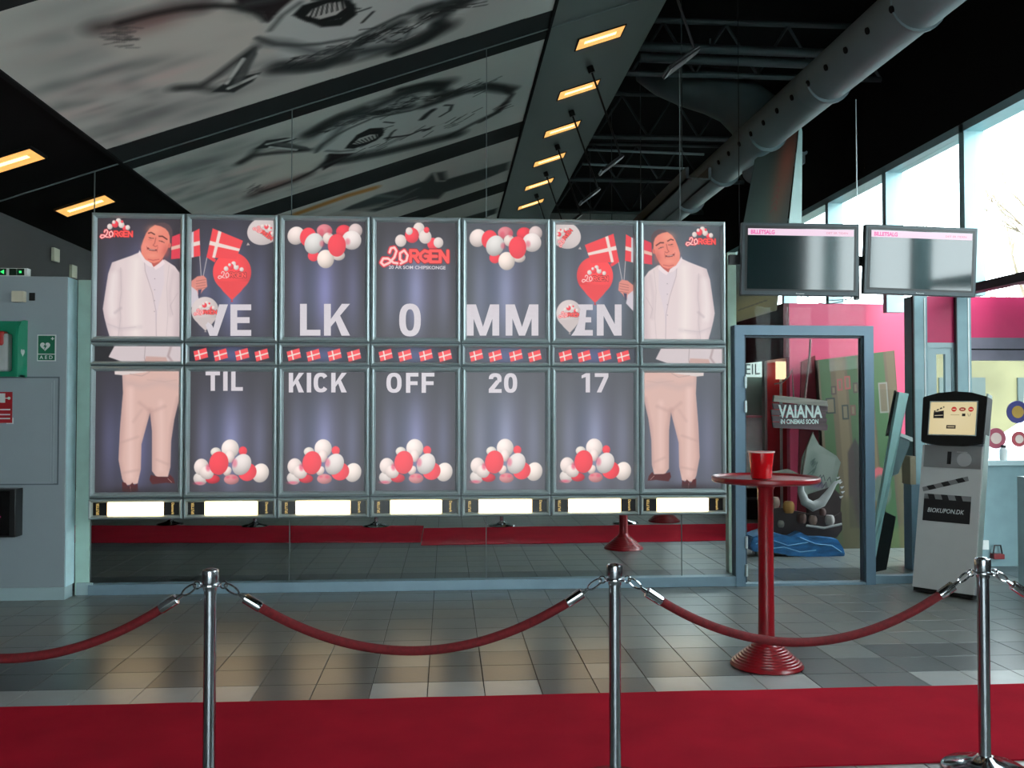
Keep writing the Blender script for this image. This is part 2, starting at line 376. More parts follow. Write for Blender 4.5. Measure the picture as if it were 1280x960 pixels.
# ---- ceiling prints
def ceil_print(idx, ya, yb, flip):
    W, H = 3.57, abs(yb - ya); P = Paint(W, H, 88, (206, 208, 200))
    def c(px, py):
        q = cp(px, py); return (q.x + 2.7, q.y - 8.08 if idx == 0 else q.y - 11.05)
    rs = np.random.RandomState(3 + idx)
    P.glow(0.5, 0.6, 1.0, 1.2, (205, 205, 198), .8); P.glow(3.1, 1.2, 1.2, 1.3, (165, 172, 170), .5)
    for k in range(60):
        x, y = rs.rand() * 1.5, rs.rand() * H; P.glow(x, y, 0.05 + rs.rand() * .25, .04 + .1 * rs.rand(), (135, 140, 138) if k % 3 else (220, 205, 196), .3)
    DK = (26, 30, 30); LT = (188, 188, 182)
    def L(pts, wd, col=DK, soft=.04, a=.9): P.line([c(*p) for p in pts], wd, col, soft, a)
    def PO(pts, col=DK, soft=.04, a=.9): P.poly([c(*p) for p in pts], col, soft, a)
    if idx == 0:
        PO([(398, 168), (440, 140), (500, 118), (560, 104), (612, 104), (636, 112), (624, 135), (590, 158), (520, 176), (450, 192), (404, 198)], (205, 210, 206), .08)
        L([(390, 166), (415, 152), (450, 137), (490, 122), (540, 106), (556, 104)], .2, DK, .14, .75)
        L([(500, 112), (530, 105), (553, 106), (548, 112)], .1, DK, .08, .9)
        L([(410, 158), (440, 150), (480, 138), (500, 128)], .07, (70, 76, 76), .05, .8)
        PO([(455, 130), (500, 118), (530, 118), (510, 128), (470, 138)], (165, 170, 168), .06, .8)
        L([(540, 122), (575, 114), (610, 108), (638, 112)], .15, DK, .1, .85)
        L([(600, 104), (628, 108), (640, 118), (622, 140), (600, 152)], .06, DK, .05, .7)
        L([(405, 203), (440, 198), (480, 190), (530, 178), (570, 168)], .22, (38, 46, 46), .14, .85)
        L([(560, 170), (595, 152), (620, 140), (632, 128)], .08, DK, .07, .7)
        for k in range(46):
            t = rs.rand(); x, y = 405 + 225 * t, 202 - 68 * t + rs.randn() * 4; L([(x, y), (x + 12, y - 4 - rs.rand() * 4)], .018, DK if k % 3 else LT, .015, .7)
        for k in range(46):
            t = rs.rand(); x, y = 392 + 230 * t, 164 - 62 * t + rs.randn() * 4; L([(x, y), (x + 14, y - 5 - rs.rand() * 3)], .018, DK if k % 3 else LT, .015, .6)
        PO([(434, 182), (446, 168), (462, 160), (478, 159), (480, 165), (468, 175), (450, 181)], DK, .03, 1)
        PO([(442, 178), (452, 169), (464, 164), (472, 164), (464, 171), (452, 177)], (205, 205, 200), .02, 1)
        for k in range(6): L([(446 + k * 5, 177 - k * 2.4), (449 + k * 4.6, 168 - k * 1.4)], .014, DK, .012, .9)
        L([(482, 172), (500, 170), (512, 168), (526, 162), (536, 161)], .04, DK, .035, .9)
        L([(484, 174), (490, 165), (494, 162)], .03, DK, .03, .8)
        L([(528, 148), (534, 142), (541, 137)], .07, DK, .04, .9)
        L([(550, 145), (562, 138), (565, 131), (556, 131)], .03, DK, .03, .85)
        L([(480, 152), (492, 153)], .025, DK, .02, .8)
        def c1(x, y):
            q = cp(x / 3.2, y / 3.2); return (q.x + 2.7, 7.48 - q.y)
        def c2(x, y):
            q = cp(350 + x / 3.2, y / 3.2); return (q.x + 2.7, 7.48 - q.y)
        def L1(pts, wd, col=DK, soft=.04, a=.9, f=c1): P.line([f(*p) for p in pts], wd, col, soft, a)
        def P1(pts, col=DK, soft=.04, a=.9, f=c1): P.poly([f(*p) for p in pts], col, soft, a)
        P1([(395, 105), (560, 75), (700, 40), (850, 25), (1000, 45), (1065, 100), (1040, 170), (960, 230), (850, 300), (740, 345), (600, 330), (480, 230)], (214, 210, 200), .12, .9)
        L1([(400, 108), (470, 96), (580, 66), (700, 36), (800, 24)], .14, (62, 54, 54), .16, .8)
        L1([(480, 92), (620, 56), (740, 32), (860, 22), (950, 25), (1030, 45), (1065, 78)], .045, DK, .06, .95)
        P.glow(*c1(600, 95), .25, .12, (140, 92, 88), .5)
        for k in range(40):
            x, y = 150 + rs.rand() * 560, 250 + rs.rand() * 280; P.glow(*c1(x, y), .06 + rs.rand() * .2, .03 + rs.rand() * .07, (120, 124, 122) if k % 3 else (222, 200, 194), .32)
        P.glow(*c1(480, 500), .4, .12, (110, 114, 112), .5)
        for k in range(30):
            x, y = 400 + rs.rand() * 110, 100 + rs.rand() * 90; L1([(x, y), (x + 40 + rs.rand() * 30, y - 10 + rs.rand() * 16)], .012, (70, 70, 70), .02, .5)
        L1([(720, 352), (800, 346), (870, 300), (960, 232), (1015, 192)], .06, (46, 48, 48), .08, .9)
        L1([(700, 350), (780, 345), (860, 358)], .1, (60, 64, 62), .1, .7)
        P1([(965, 228), (1022, 188), (1026, 214), (1000, 260), (985, 300), (1042, 288), (1010, 325), (935, 368), (850, 366), (898, 332), (930, 290)], (36, 42, 42), .03, .95)
        for k in range(14):
            t_ = k / 13; P.ell(*c1(974 - 68 * t_, 236 + 95 * t_), .016, .028, (215, 218, 212), 0, .015); P.ell(*c1(914 + 112 * t_, 352 - 50 * t_), .016, .024, (205, 210, 204), 0, .015)
        P1([(975, 240), (1020, 190), (1025, 225), (1000, 275), (960, 335), (925, 345)], (120, 124, 122), .04, .6)
        P1([(930, -20), (1190, -20), (1130, 30), (1072, 88), (1050, 50), (960, 20)], (34, 28, 30), .04, .95)
        L1([(1080, 120), (1130, 60), (1200, 10)], .03, (70, 76, 74), .05, .8)
        P1([(50, 60), (90, 20), (160, 0), (230, -14), (285, 0), (290, 40), (250, 70), (180, 88), (110, 86)], DK, .03, 1, c2)
        P1([(105, 62), (130, 35), (190, 12), (250, 4), (262, 30), (225, 58), (160, 76)], (208, 208, 202), .02, 1, c2)
        for k in range(7): L1([(120 + 22 * k, 70 - 6 * k), (136 + 18 * k, 34 - 6 * k)], .014, DK, .012, .9, c2)
        L1([(-90, 150), (-20, 176), (80, 180), (160, 174), (300, 150), (400, 100), (480, 62), (560, 40), (640, 12)], .035, (44, 50, 50), .05, .85, c2)
        L1([(0, 268), (90, 270), (170, 262), (250, 215), (330, 160), (400, 125), (480, 90)], .12, (40, 48, 48), .12, .85, c2)
        L1([(330, 205), (420, 190), (500, 180), (570, 150), (630, 100), (660, 60)], .1, (44, 52, 52), .1, .8, c2)
        L1([(560, 40), (640, 20), (720, 0)], .14, (44, 50, 50), .1, .8, c2); L1([(300, 50), (360, 30)], .02, DK, .02, .8, c2)
        L1([(400, 150), (440, 165), (500, 150), (520, 120), (480, 110), (430, 130)], .03, (90, 98, 98), .03, .7, c2)
        for k in range(60):
            x = 20 + rs.rand() * 560; y = 262 - x * .3 + rs.randn() * 16; L1([(x, y), (x + 34, y - 14 - rs.rand() * 8)], .014, DK if k % 3 else (190, 192, 188), .014, .7, c2)
        L1([(-250, 330), (-120, 290), (0, 262)], .03, (120, 122, 118), .05, .5, c2)
        L([(396, 186), (410, 176), (430, 156), (448, 148)], .1, (80, 86, 86), .1, .7)
        L([(408, 205), (430, 196), (470, 186), (500, 172)], .07, (95, 102, 102), .08, .6)
    else:
        PO([(428, 262), (440, 256), (476, 242), (500, 236), (530, 226), (540, 216), (556, 214), (558, 224), (600, 212), (636, 202), (634, 212), (600, 226), (556, 240), (548, 248), (520, 249), (470, 264)], (52, 62, 62), .09, .9)
        L([(543, 216), (547, 226), (556, 226)], .05, (160, 165, 160), .03, .9)
        L([(470, 244), (500, 246), (520, 236)], .07, (120, 130, 128), .08, .7)
        L([(440, 262), (480, 258), (520, 246)], .05, (130, 140, 138), .06, .7)
        for k in range(4): P.ell(.9 + .25 * k, .9 + .1 * k, .3, .09, (185, 182, 172), -.1, .1, a=.6)
        P.line([(0.9, .25), (1.5, .18), (1.8, .22)], .16, (190, 120, 40), .1, .8)
    def fn(u, v):
        X = -2.7 + u * W; Y = ya + v * (yb - ya)
        return np.stack([X, Y, SB + SA * X - 0.004], 1)
    o = P.mesh('ceiling_print', fn, M_CPRINT, None)
    return o
prs = []
prs.append(ceil_print(0, 8.08, 10.44, False)); prs.append(ceil_print(1, 11.05, 13.28, False)); prs.append(ceil_print(1, 13.9, 16.1, False))  # mirror images of the ceiling prints, modelled beyond the glass
def mirror_copy(o, c):
    n = o.copy(); n.data = o.data.copy(); COL.objects.link(n)
    a = np.empty(len(n.data.vertices) * 3, dtype=np.float32); n.data.vertices.foreach_get('co', a); a = a.reshape(-1, 3); a[:, 1] = 2 * c - a[:, 1]
    n.data.vertices.foreach_set('co', a.ravel()); n.data.update(); return n
prs.append(mirror_copy(prs[0], 7.78))
tag(prs[0], 'face print on the ceiling with dark wavy hair, seen through the glass', 'mural', 'printed ceiling panels')
tag(prs[1], 'ceiling print with dark bottle shape beyond the big face print', 'mural', 'printed ceiling panels')
tag(prs[2], 'farthest ceiling print just above the light boxes', 'mural', 'printed ceiling panels')
tag(prs[3], 'nearest and largest grey face print on the ceiling, top left', 'mural', 'printed ceiling panels')
for k, (a, b) in enumerate(((7.47, 8.08), (10.44, 11.05), (13.28, 13.9), (4.62, 5.12), (16.1, 20.6), (Y0, 2.2))):
    struct(slope_slab('trim_%d' % (3 + k), -2.7, 0.875, a, b, 0.006, M_BAND, -0.004))
# ------------------------------------------------------------------ recessed ceiling lamps
M_LAMP = emis('warm_lamp_diffuser', (248, 178, 96), 1.3, 0.25, 5)
M_TUBE = emis('warm_lamp_tube', (255, 226, 150), 3.0)
def lamp(x, y, label):
    t = thing('ceiling_lamp', (x, y, ch(x)), label, 'lamp', 'recessed ceiling lamps')
    hw, hd = 0.215, 0.135
    b = MB()
    for (xa, xb, ya, yb) in ((-hw - .012, hw + .012, -hd - .012, -hd), (-hw - .012, hw + .012, hd, hd + .012), (-hw - .012, -hw, -hd, hd), (hw, hw + .012, -hd, hd)):
        b.prism([(x + xa, y + ya, ch(x + xa) - .008), (x + xb, y + ya, ch(x + xb) - .008), (x + xb, y + yb, ch(x + xb) - .008), (x + xa, y + yb, ch(x + xa) - .008)], (0, 0, .02))
    b.build('trim_frame', M_MATBLACK, t)
    MB().prism([(x - hw, y - hd, ch(x - hw) - .006), (x + hw, y - hd, ch(x + hw) - .006), (x + hw, y + hd, ch(x + hw) - .006), (x - hw, y + hd, ch(x - hw) - .006)], (0, 0, .008)).build('diffuser', M_LAMP, t)
    MB().prism([(x - hw * .7, y - .035, ch(x - hw * .7) - .0095), (x + hw * .7, y - .035, ch(x + hw * .7) - .0095), (x + hw * .7, y + .02, ch(x + hw * .7) - .0095), (x - hw * .7, y + .02, ch(x - hw * .7) - .0095)], (0, 0, .003)).build('bright_tube', M_TUBE, [k_ for k_ in t.children if k_.name.startswith('diffuser')][0])
    return t
ordn = ['nearest', 'second', 'third', 'fourth', 'fifth', 'sixth and smallest']
for k in range(6):  # reflections of the overhead lamp row, modelled as lamps
    lamp(1.44, 8.5 + 1.43 * k, '%s warm lamp in the receding row on the grey ceiling strip' % ordn[k])
lamp(-3.3, 7.14, 'warm ceiling lamp at the left edge of the picture'); lamp(-3.3, 8.64, 'warm ceiling lamp just above the top left light box')
for k, y in enumerate((7.07, 5.64, 4.2, 2.8)):
    o_ = ('first', 'second', 'third', 'fourth')[k]; lamp(1.44, y, '%s warm lamp before the glass in the grey strip overhead' % o_)
    if k: lamp(-3.3, y, '%s warm lamp before the glass in the dark left ceiling' % o_)
# ------------------------------------------------------------------ pendant spots standing off the grey strip
nrm = Vector((SA, 0, -1)).normalized()
def spot(y, label, ln=0.98):
    top = Vector((1.46, y, ch(1.46))); t = thing('pendant_spotlight', top, label, 'spotlight', 'black spotlights on long rods')
    MB().tube([top, top + nrm * .07], .035, 14).build('ceiling_mount', M_BLACK, t, True)
    MB().tube([top + nrm * .06, top + nrm * ln], .011, 8).build('rod', M_BLACK, t, True)
    e = top + nrm * ln
    u = Vector((-0.72, 0, -0.55)).normalized(); v = Vector((0, 1, 0)); n_ = u.cross(v)
    b = MB(); P = []
    for (a, c_) in ((.02, -.05), (.02, .05), (-.04, .075), (-.27, .1), (-.27, -.1), (-.04, -.075)):
        P.append(e + u * -a + v * c_)
    b.prism([p - n_ * .012 for p in P], n_ * .03); b.build('lamp_head', M_BLACK, t)
    b = MB(); b.tube([P[1] + n_ * .0, P[2], P[3], P[4], P[5], P[0]], .004, 6); b.build('chrome_edge', M_CHROME, t, True)
    b = MB(); c4 = [e + u * .1 - v * .06, e + u * .24 - v * .08, e + u * .24 + v * .08, e + u * .1 + v * .06]
    b.prism([p + n_ * (.02 if n_.z < 0 else -.014) for p in c4], n_ * -.004); b.build('lens', mat('lamp_lens', (46, 48, 50), .6), t)
    return t
for k, nm in enumerate(('nearest one beyond the glass', 'head just above the light boxes', 'third, head hidden by light boxes', 'fourth, short in the view', 'fifth, almost hidden by the light boxes')):
    spot(9.26 + 1.42 * k, 'black spotlight on slanted rod, %s' % nm)  # reflected spotlights, built as geometry past the glass
spot(6.44, 'black pendant spotlight hanging from the top edge of the picture')
# ------------------------------------------------------------------ glazed wall: sill, panes, joints
GL = thing('glass_partition', (0, MIR, 0), 'tall glass partition behind the light boxes', 'glass partition')
JX = [-3.825, -2.93, -1.31, 0.34, 2.03]
for a, b in zip(JX, JX[1:]):
    q = MB(); z0a = 2.61 if a < -3 else 0.09
    q.prism([(a + .003, MIR, z0a), (b - .003, MIR, z0a), (b - .003, MIR, ch(b) - .01), (a + .003, MIR, ch(a) - .01)], (0, .008, 0)); q.build('pane', M_GLASS, GL)
MB().prism([(2.033, MIR, .09), (2.49, MIR, .09), (2.49, MIR, 2.26), (2.033, MIR, 2.26)], (0, .008, 0)).build('pane', M_GLASS, GL)
MB().box(2.033, MIR, 2.26, 3.69, MIR + .008, 5.6).build('pane', M_GLASS, GL)
MB().box(3.75, MIR, .09, 4.2, MIR + .008, 1.7).build('pane', M_GLASS, GL)
M_JOINT = mat('glass_edge_joint', (92, 104, 104), 0.4)
for x in JX[1:]:
    MB().box(x - .003, MIR - .002, .09, x + .003, MIR + .01, ch(x) - .01 if x < 2 else 4.5).build('pane_joint', M_JOINT, GL)
b = MB(); b.prism([(JX[0], MIR - .004, ch(JX[0]) - .012), (1.97, MIR - .004, ch(1.97) - .012), (1.97, MIR - .004, ch(1.97) - .004), (JX[0], MIR - .004, ch(JX[0]) - .004)], (0, .016, 0)); b.build('top_channel', M_JOINT, GL)
MB().box(-2.93, MIR - .05, 0, 2.49, MIR + .06, .085, bevel=.004).build('sill', M_TEAL, GL)
MB().box(3.72, MIR - .03, 0, 4.25, MIR + .05, .07, bevel=.004).build('sill', M_TEAL, GL)
# door
d1 = struct(thing('door_1', (3.1, MIR, 0), None, None))
b = MB(); x0, x1 = 2.49, 3.73
for a in ((x0, 0, x0 + .085, 2.17), (x1 - .085, 0, x1, 2.17), (x0, 2.17, x1, 2.255)): b.box(a[0], MIR - .06, a[1], a[2], MIR + .06, a[3])
b.build('door_frame', mat('grey_blue_frame', (108, 134, 152), .4, .1, .04), d1)
b = MB()
for a in ((x0 + .09, .03, x0 + .105, 2.16), (x1 - .1, .03, x1 - .09, 2.16), (x0 + .09, 2.15, x1 - .09, 2.165)): b.box(a[0], MIR - .03, a[1], a[2], MIR + .03, a[3])
b.build('door_gasket', mat('dark_teal_gasket', (58, 74, 86), .5), d1)
MB().box(x0 + .1, MIR - .004, .03, x1 - .1, MIR + .006, 2.155).build('pane', M_GLASS, d1)
MB().box(x0, MIR - .05, 0, x1, MIR + .05, .02).build('threshold', M_TEAL, d1)
for z in (1.76, 1.55, 0.38, .14):
    q = MB(); q.tube([(x0 + .088, MIR - .07, z - .05), (x0 + .088, MIR - .07, z + .05)], .012, 10); q.build('hinge', M_ALU, d1, True)
# ------------------------------------------------------------------ service cabinet at the left
CY = 7.65
cab = thing('service_cabinet', (-3.45, CY + .1, 0), 'tall grey wall cabinet with closed service hatch at the left edge', 'cabinet')
MB().box(-3.825, CY, .1, -3.06, MIR - .012, 2.6, bevel=.004).build('body', M_CAB, cab)
MB().box(-3.83, CY - .008, 0, -3.052, MIR - .05, .1).build('skirting', M_CABS, cab)
MB().box(-3.058, CY + .004, .1, -3.05, MIR - .02, 2.595).build('side_panel', mat('pale_blue_side', (196, 226, 234), .45), cab)  # paler than the front: window light put into the side's colour
b = MB(); b.frame(-3.82, .93, -3.15, 1.76, [(0, CY), (0, CY - .006), (.012, CY - .006), (.012, CY - .001), (.02, CY - .001), (.02, CY - .005), (.3, CY - .005)]); b.build('hatch', M_CAB, cab)
MB().frame(-3.82, .92, -3.11, 1.79, [(0, CY), (0, CY - .004), (.012, CY - .004), (.012, CY)]).build('hatch_trim', mat('hatch_shadow_trim', (96, 108, 114), .5), cab)  # darker line marking the groove around the hatch
post = thing('corner_post', (-2.99, MIR, 0), 'pale green-grey post between cabinet and light boxes', 'post')
MB().box(-3.048, MIR - .015, 0, -2.935, MIR + .02, 2.6, bevel=.004).build('body', mat('pale_green_post', (180, 214, 202), .45), post)
MB().box(-3.03, MIR - .03, 0, -2.90, MIR - .015, .1).build('skirting', M_CABS, post)
# emergency signal box
t = thing('signal_box', (-3.45, CY, 2.6), 'small box with green arrow lamps on top of the cabinet', 'signal box')
MB().box(-3.7, CY + .0, 2.6, -3.372, CY + .06, 2.665, bevel=.004).build('housing', M_WHITE, t)
for k, (xa, lit) in enumerate(((-3.62, 0), (-3.565, 1), (-3.485, 0), (-3.425, 1))):
    MB().box(xa - .028, CY - .006, 2.606, xa + .028, CY + .002, 2.66).build('lamp_window', mat('dark_green_lens', (10, 40, 25), .3), t)
    if lit:
        q = MB(); q.prism([(xa + .012, CY - .008, 2.615), (xa + .012, CY - .008, 2.65), (xa - .016, CY - .008, 2.633)], (0, .002, 0)) if k == 1 else q.box(xa - .01, CY - .008, 2.625, xa + .008, CY - .005, 2.642)
        q.build('green_light', emis('green_led', (60, 240, 120), 1.5), t)
def small_box(name, x0, z0, x1, z1, y, d, m, label, cat, bevel=.003):
    o = MB().box(-(x1 - x0) / 2, -d, -(z1 - z0) / 2, (x1 - x0) / 2, 0, (z1 - z0) / 2, bevel=bevel).build(name, m); o.location = ((x0 + x1) / 2, y, (z0 + z1) / 2); tag(o, label, cat); return o
small_box('alarm_box', -3.473, 2.388, -3.378, 2.475, CY, .05, M_BEIGE, 'beige square alarm box on the upper cabinet front', 'alarm box')
small_box('sensor_plate', -3.355, 2.403, -3.31, 2.466, CY, .008, M_BLACK, 'small black plate right of the beige alarm box', 'sensor', .001)
# AED cabinet
t = thing('defibrillator_cabinet', (-3.55, CY, 1.78), 'green wall box holding a defibrillator, cut by the left edge', 'defibrillator')
M_GREEN = mat('green_plastic', (16, 140, 105), .35, 0, .05)
b = MB(); P = [(-.0, 1.785), (-.17, 1.785), (-.17, 2.1), (-.15, 2.18), (-.11, 2.225), (-.05, 2.24), (0, 2.24)]
b.prism([(-3.385, CY + y, z) for y, z in P], (.02, 0, 0)); b.prism([(-3.75, CY + y, z) for y, z in P], (.02, 0, 0)); b.box(-3.74, CY - .02, 1.79, -3.375, CY, 2.235); b.build('side_shell', M_GREEN, t)
MB().box(-3.73, CY - .1, 1.83, -3.47, CY - .02, 2.13, bevel=.02).build('device', mat('device_grey', (190, 196, 196), .4), t)
MB().box(-3.73, CY - .105, 2.03, -3.5, CY - .03, 2.15, bevel=.02).build('red_lid', mat('aed_red', (190, 30, 25), .4), t)
MB().box(-3.74, CY - .15, 1.785, -3.385, CY, 1.8).build('tray', mat('dark_green', (12, 60, 45), .4), t)
fit_text('AED', -3.37, -3.345, 2.06, 2.085, 0, 'lettering', M_WHITE, t, label='white lettering')
o = D.objects[t.children[-1].name]; 
# lettering is turned onto the side face of the shell
co = np.empty(len(o.data.vertices) * 3, dtype=np.float32); o.data.vertices.foreach_get('co', co); co = co.reshape(-1, 3); lx = co[:, 0] + 3.55
xx = -3.3642 + 3.55; new = co.copy(); new[:, 0] = xx; new[:, 1] = -.125 + (lx - lx.min()) / (lx.max() - lx.min()) * .08; new[:, 2] = co[:, 2]; o.data.vertices.foreach_set('co', new.ravel()); o.data.update()
def heart(s, cx, cz):
    return [(cx + s * 16 * math.sin(a) ** 3 / 17, cz + s * (13 * math.cos(a) - 5 * math.cos(2 * a) - 2 * math.cos(3 * a) - math.cos(4 * a)) / 17) for a in [k * 2 * PI / 26 for k in range(26)]]
MB().prism([(-3.3645, CY - .085 + (x), z) for x, z in heart(.035, 0, 1.98)], (.0015, 0, 0)).build('heart_mark', M_WHITE, t)
# signs
t = thing('first_aid_sign', (-3.215, CY, 2.02), 'green AED sign with white heart on the cabinet', 'sign')
MB().box(-3.288, CY - .004, 1.915, -3.142, CY, 2.128).build('panel', M_WHITE, t)
MB().box(-3.28, CY - .006, 1.975, -3.15, CY - .003, 2.12).build('upper_field', mat('sign_green', (8, 105, 75), .4), t)
MB().box(-3.28, CY - .006, 1.922, -3.15, CY - .003, 1.968).build('lower_field', MATS['sign_green'], t)
b = MB(); b.prism([(x, CY - .0075, z) for x, z in heart(.042, -3.225, 2.035)], (0, .001, 0)); b.build('heart_symbol', M_WHITE, t)
b = MB(); b.prism([(-3.22, CY - .009, 2.06), (-3.238, CY - .009, 2.03), (-3.226, CY - .009, 2.03), (-3.232, CY - .009, 2.005), (-3.21, CY - .009, 2.04), (-3.222, CY - .009, 2.04)], (0, .001, 0)); b.build('bolt_symbol', MATS['sign_green'], t)
b = MB(); b.box(-3.18, CY - .0075, 2.093, -3.156, CY - .006, 2.1); b.box(-3.1715, CY - .0076, 2.085, -3.1645, CY - .006, 2.109); b.build('plus_symbol', M_WHITE, t)
fit_text('A E D', -3.268, -3.165, 1.932, 1.96, CY - .0075, 'lettering', M_WHITE, t, .02)
t = thing('fire_hose_sign', (-3.54, CY, 1.54), 'red fire hose sign with white pictogram, cut by the left edge', 'sign')
MB().box(-3.66, CY - .004, 1.41, -3.466, CY, 1.675).build('panel', M_WHITE, t)
MB().box(-3.652, CY - .006, 1.418, -3.474, CY - .003, 1.667).build('red_field', mat('sign_red', (165, 15, 30), .4), t)
b = MB(); b.box(-3.64, CY - .008, 1.58, -3.53, CY - .006, 1.655); b.box(-3.535, CY - .008, 1.612, -3.51, CY - .006, 1.62); b.tube([(-3.5, CY - .008, 1.616), (-3.5, CY - .006, 1.616)], .012, 12)
b.build('pictogram', M_WHITE, t)
b = MB()
for z in (1.52, 1.48, 1.448): b.box(-3.64, CY - .0075, z, -3.49, CY - .006, z + .01)
b.build('text_lines', M_WHITE, t)
t = thing('black_display_box', (-3.5, CY, .5), 'black box with magenta script low on the cabinet', 'display box')
MB().box(-3.78, CY - .13, .52, -3.385, CY, .9, bevel=.004).build('housing', M_BLACK, t)
MB().box(-3.76, CY - .133, .535, -3.43, CY - .129, .885).build('screen', mat('black_gloss', (6, 6, 8), .12), t)
fit_text('aucr', -3.72, -3.49, .635, .69, CY - .1345, 'lettering', emis('magenta_letters', (150, 25, 80), 1), t, .02, italic=.3)
small_box('wall_switch', 0, 0, 0.13, .13, 0, .03, M_BEIGE, 'white square switch higher on the dark wall behind the cabinet', 'switch')
o = COL.objects[-1]; o.rotation_euler = (0, 0, PI / 2); o.location = (XL, 9.25, 3.03)
small_box('wall_switch', 0, 0, 0.13, .13, 0, .03, M_BEIGE, 'white square socket lower on the dark wall beside the light boxes', 'switch')
o = COL.objects[-1]; o.rotation_euler = (0, 0, PI / 2); o.location = (XL, 9.68, 2.93)
# ------------------------------------------------------------------ light boxes
PY = 7.70
xL, xR_ = -2.898, 2.387; PITCH = (xR_ - xL) / 7
ROWZ = [(2.082, 3.135), (1.89, 2.072), (.808, 1.88), (.633, .798)]
FW = .042
M_BOXS = mat('light_box_casing', (90, 98, 100), .4, .5)
PXM = (7.72 / FPX)                     # metres per photograph pixel on the print plane
def gbg(W, H, base, gl, s=1.6, top=False):
    P = Paint(W, H, s, base)
    for (u, sx, a) in ((.17, .09, .55), (.5, .13, 1.0), (.84, .09, .5)):
        P.glow(W * u, H * .6, W * sx * 1.15, H * .4, tuple(min(255, v * 1.18) for v in gl), a * .95)
    P.glow(W * .33, H * .55, W * .1, H * .35, (88, 96, 128), .4); P.glow(W * .66, H * .55, W * .1, H * .35, (96, 92, 118), .4)
    return P
WH_ = (222, 206, 200); RD = (238, 70, 82)
def pile(P, ox, oy, k=1.0, flip=1):
    B = [(750, 265, 55, 60, RD, 0), (390, 280, 70, 62, (214, 205, 196), 0), (185, 640, 92, 85, (205, 195, 190), .5), (350, 645, 95, 60, (205, 50, 66), 0), (985, 565, 112, 130, (226, 212, 204), .3),
         (600, 650, 100, 68, (200, 130, 132), 0), (810, 550, 125, 120, RD, -.6), (200, 480, 98, 112, WH_, 0), (270, 560, 95, 85, WH_, .5), (545, 540, 50, 66, (222, 200, 192), .5),
         (580, 235, 116, 125, (228, 214, 208), 0), (580, 340, 60, 85, (226, 208, 202), 0), (735, 450, 120, 150, (214, 204, 200), .5), (430, 430, 128, 158, RD, .1)]
    for (cx, cy, rx, ry, c, r) in B:
        P.ell(ox + cx * k / 10.67, oy - (800 - cy) * k / 10.67, rx * k / 10.67, ry * k / 10.67, c, r, .6, .35 if c != RD else .12)
    for (cx, cy, rx, ry, a) in ((640, 430, 35, 55, .5), (290, 490, 30, 45, .7), (170, 700, 60, 18, .7), (640, 625, 30, 20, .6), (550, 620, 25, 15, .6)):
        P.ell(ox + cx * k / 10.67, oy - (800 - cy) * k / 10.67, rx * k / 10.67, ry * k / 10.67, (225, 70, 105), 0, 2.5, 0, a)
def toppile(P):
    B = [(340, 145, 50, 42, (205, 120, 128), 0), (465, 150, 50, 45, (220, 60, 74), 0), (540, 142, 44, 46, (205, 185, 182), 0), (158, 180, 54, 60, WH_, .4), (270, 310, 36, 36, RD, 0), (430, 305, 42, 34, (215, 200, 192), 0),
         (235, 188, 52, 62, RD, .2), (365, 195, 36, 38, (216, 200, 192), 0), (515, 205, 62, 62, (220, 208, 204), .5), (272, 230, 58, 70, (208, 204, 200), .4), (348, 330, 54, 60, (228, 212, 202), 0), (420, 240, 58, 74, RD, 0)]
    for (cx, cy, rx, ry, c, r) in B:
        P.ell((cx - 85) / 5.05, (cy - 83) / 5.05, rx / 5.05, ry / 5.05, c, r, .6, .35 if c != RD else .12)
    for (x, y) in ((320, 155), (375, 150), (325, 230), (490, 215)): P.ell((x - 85) / 5.05, (y - 83) / 5.05, 3, 4, (220, 70, 95), 0, 2.5, 0, .5)
def logo(P, cx, cy, k, rot=0, dark=False):
    # round cluster over a flowing 2-0 and a red word
    c0, s0 = math.cos(rot), math.sin(rot)
    def T(x, y): x *= k; y *= k; return (cx + x * c0 - y * s0, cy + x * s0 + y * c0)
    for (x, y, r, c) in ((-24, -20, 8, WH_), (22, -16, 8, RD), (30, -18, 7, WH_), (2, -38, 8, WH_), (-8, -28, 10, RD), (11, -26, 9, WH_), (-12, -34, 5, WH_), (13, -36, 4, RD)):
        P.ell(*T(x, y), r * k, r * k * 1.1, c, 0, .5, .2)
    sh = (70, 30, 36) if dark else (150, 30, 36)
    G = {'R': [[(0, 16), (0, 0), (8, 0), (11, 4), (8, 8), (0, 8)], [(5, 8), (11, 16)]], 'G': [[(12, 2), (6, 0), (0, 5), (0, 11), (6, 16), (12, 14), (12, 8), (7, 8)]],
         'E': [[(11, 0), (0, 0), (0, 16), (11, 16)], [(0, 8), (9, 8)]], 'N': [[(0, 16), (0, 0), (11, 16), (11, 0)]]}
    for pas, wd, col in ((0, 6.6, sh), (1, 4.6, (250, 86, 84))):
        for n, g in enumerate('RGEN'):
            for st in G[g]: P.line([T(-10 + n * 14.2 + x, -6 + y) for x, y in st], wd * k, col, .4)
    two = [(-40, -3), (-38, -9), (-33, -10), (-30, -5), (-33, 4), (-40, 12), (-48, 16), (-52, 12), (-49, 6), (-42, 6), (-34, 12), (-24, 13)]
    zero = [(-24, 13), (-16, 9), (-14, 1), (-19, -6), (-25, -2), (-25, 7), (-20, 11)]
    for q in (two, zero):
        P.line([T(x, y) for x, y in q], 6.5 * k, (225, 45, 60), .4); P.line([T(x, y) for x, y in q], 3.2 * k, (250, 200, 195), .4)
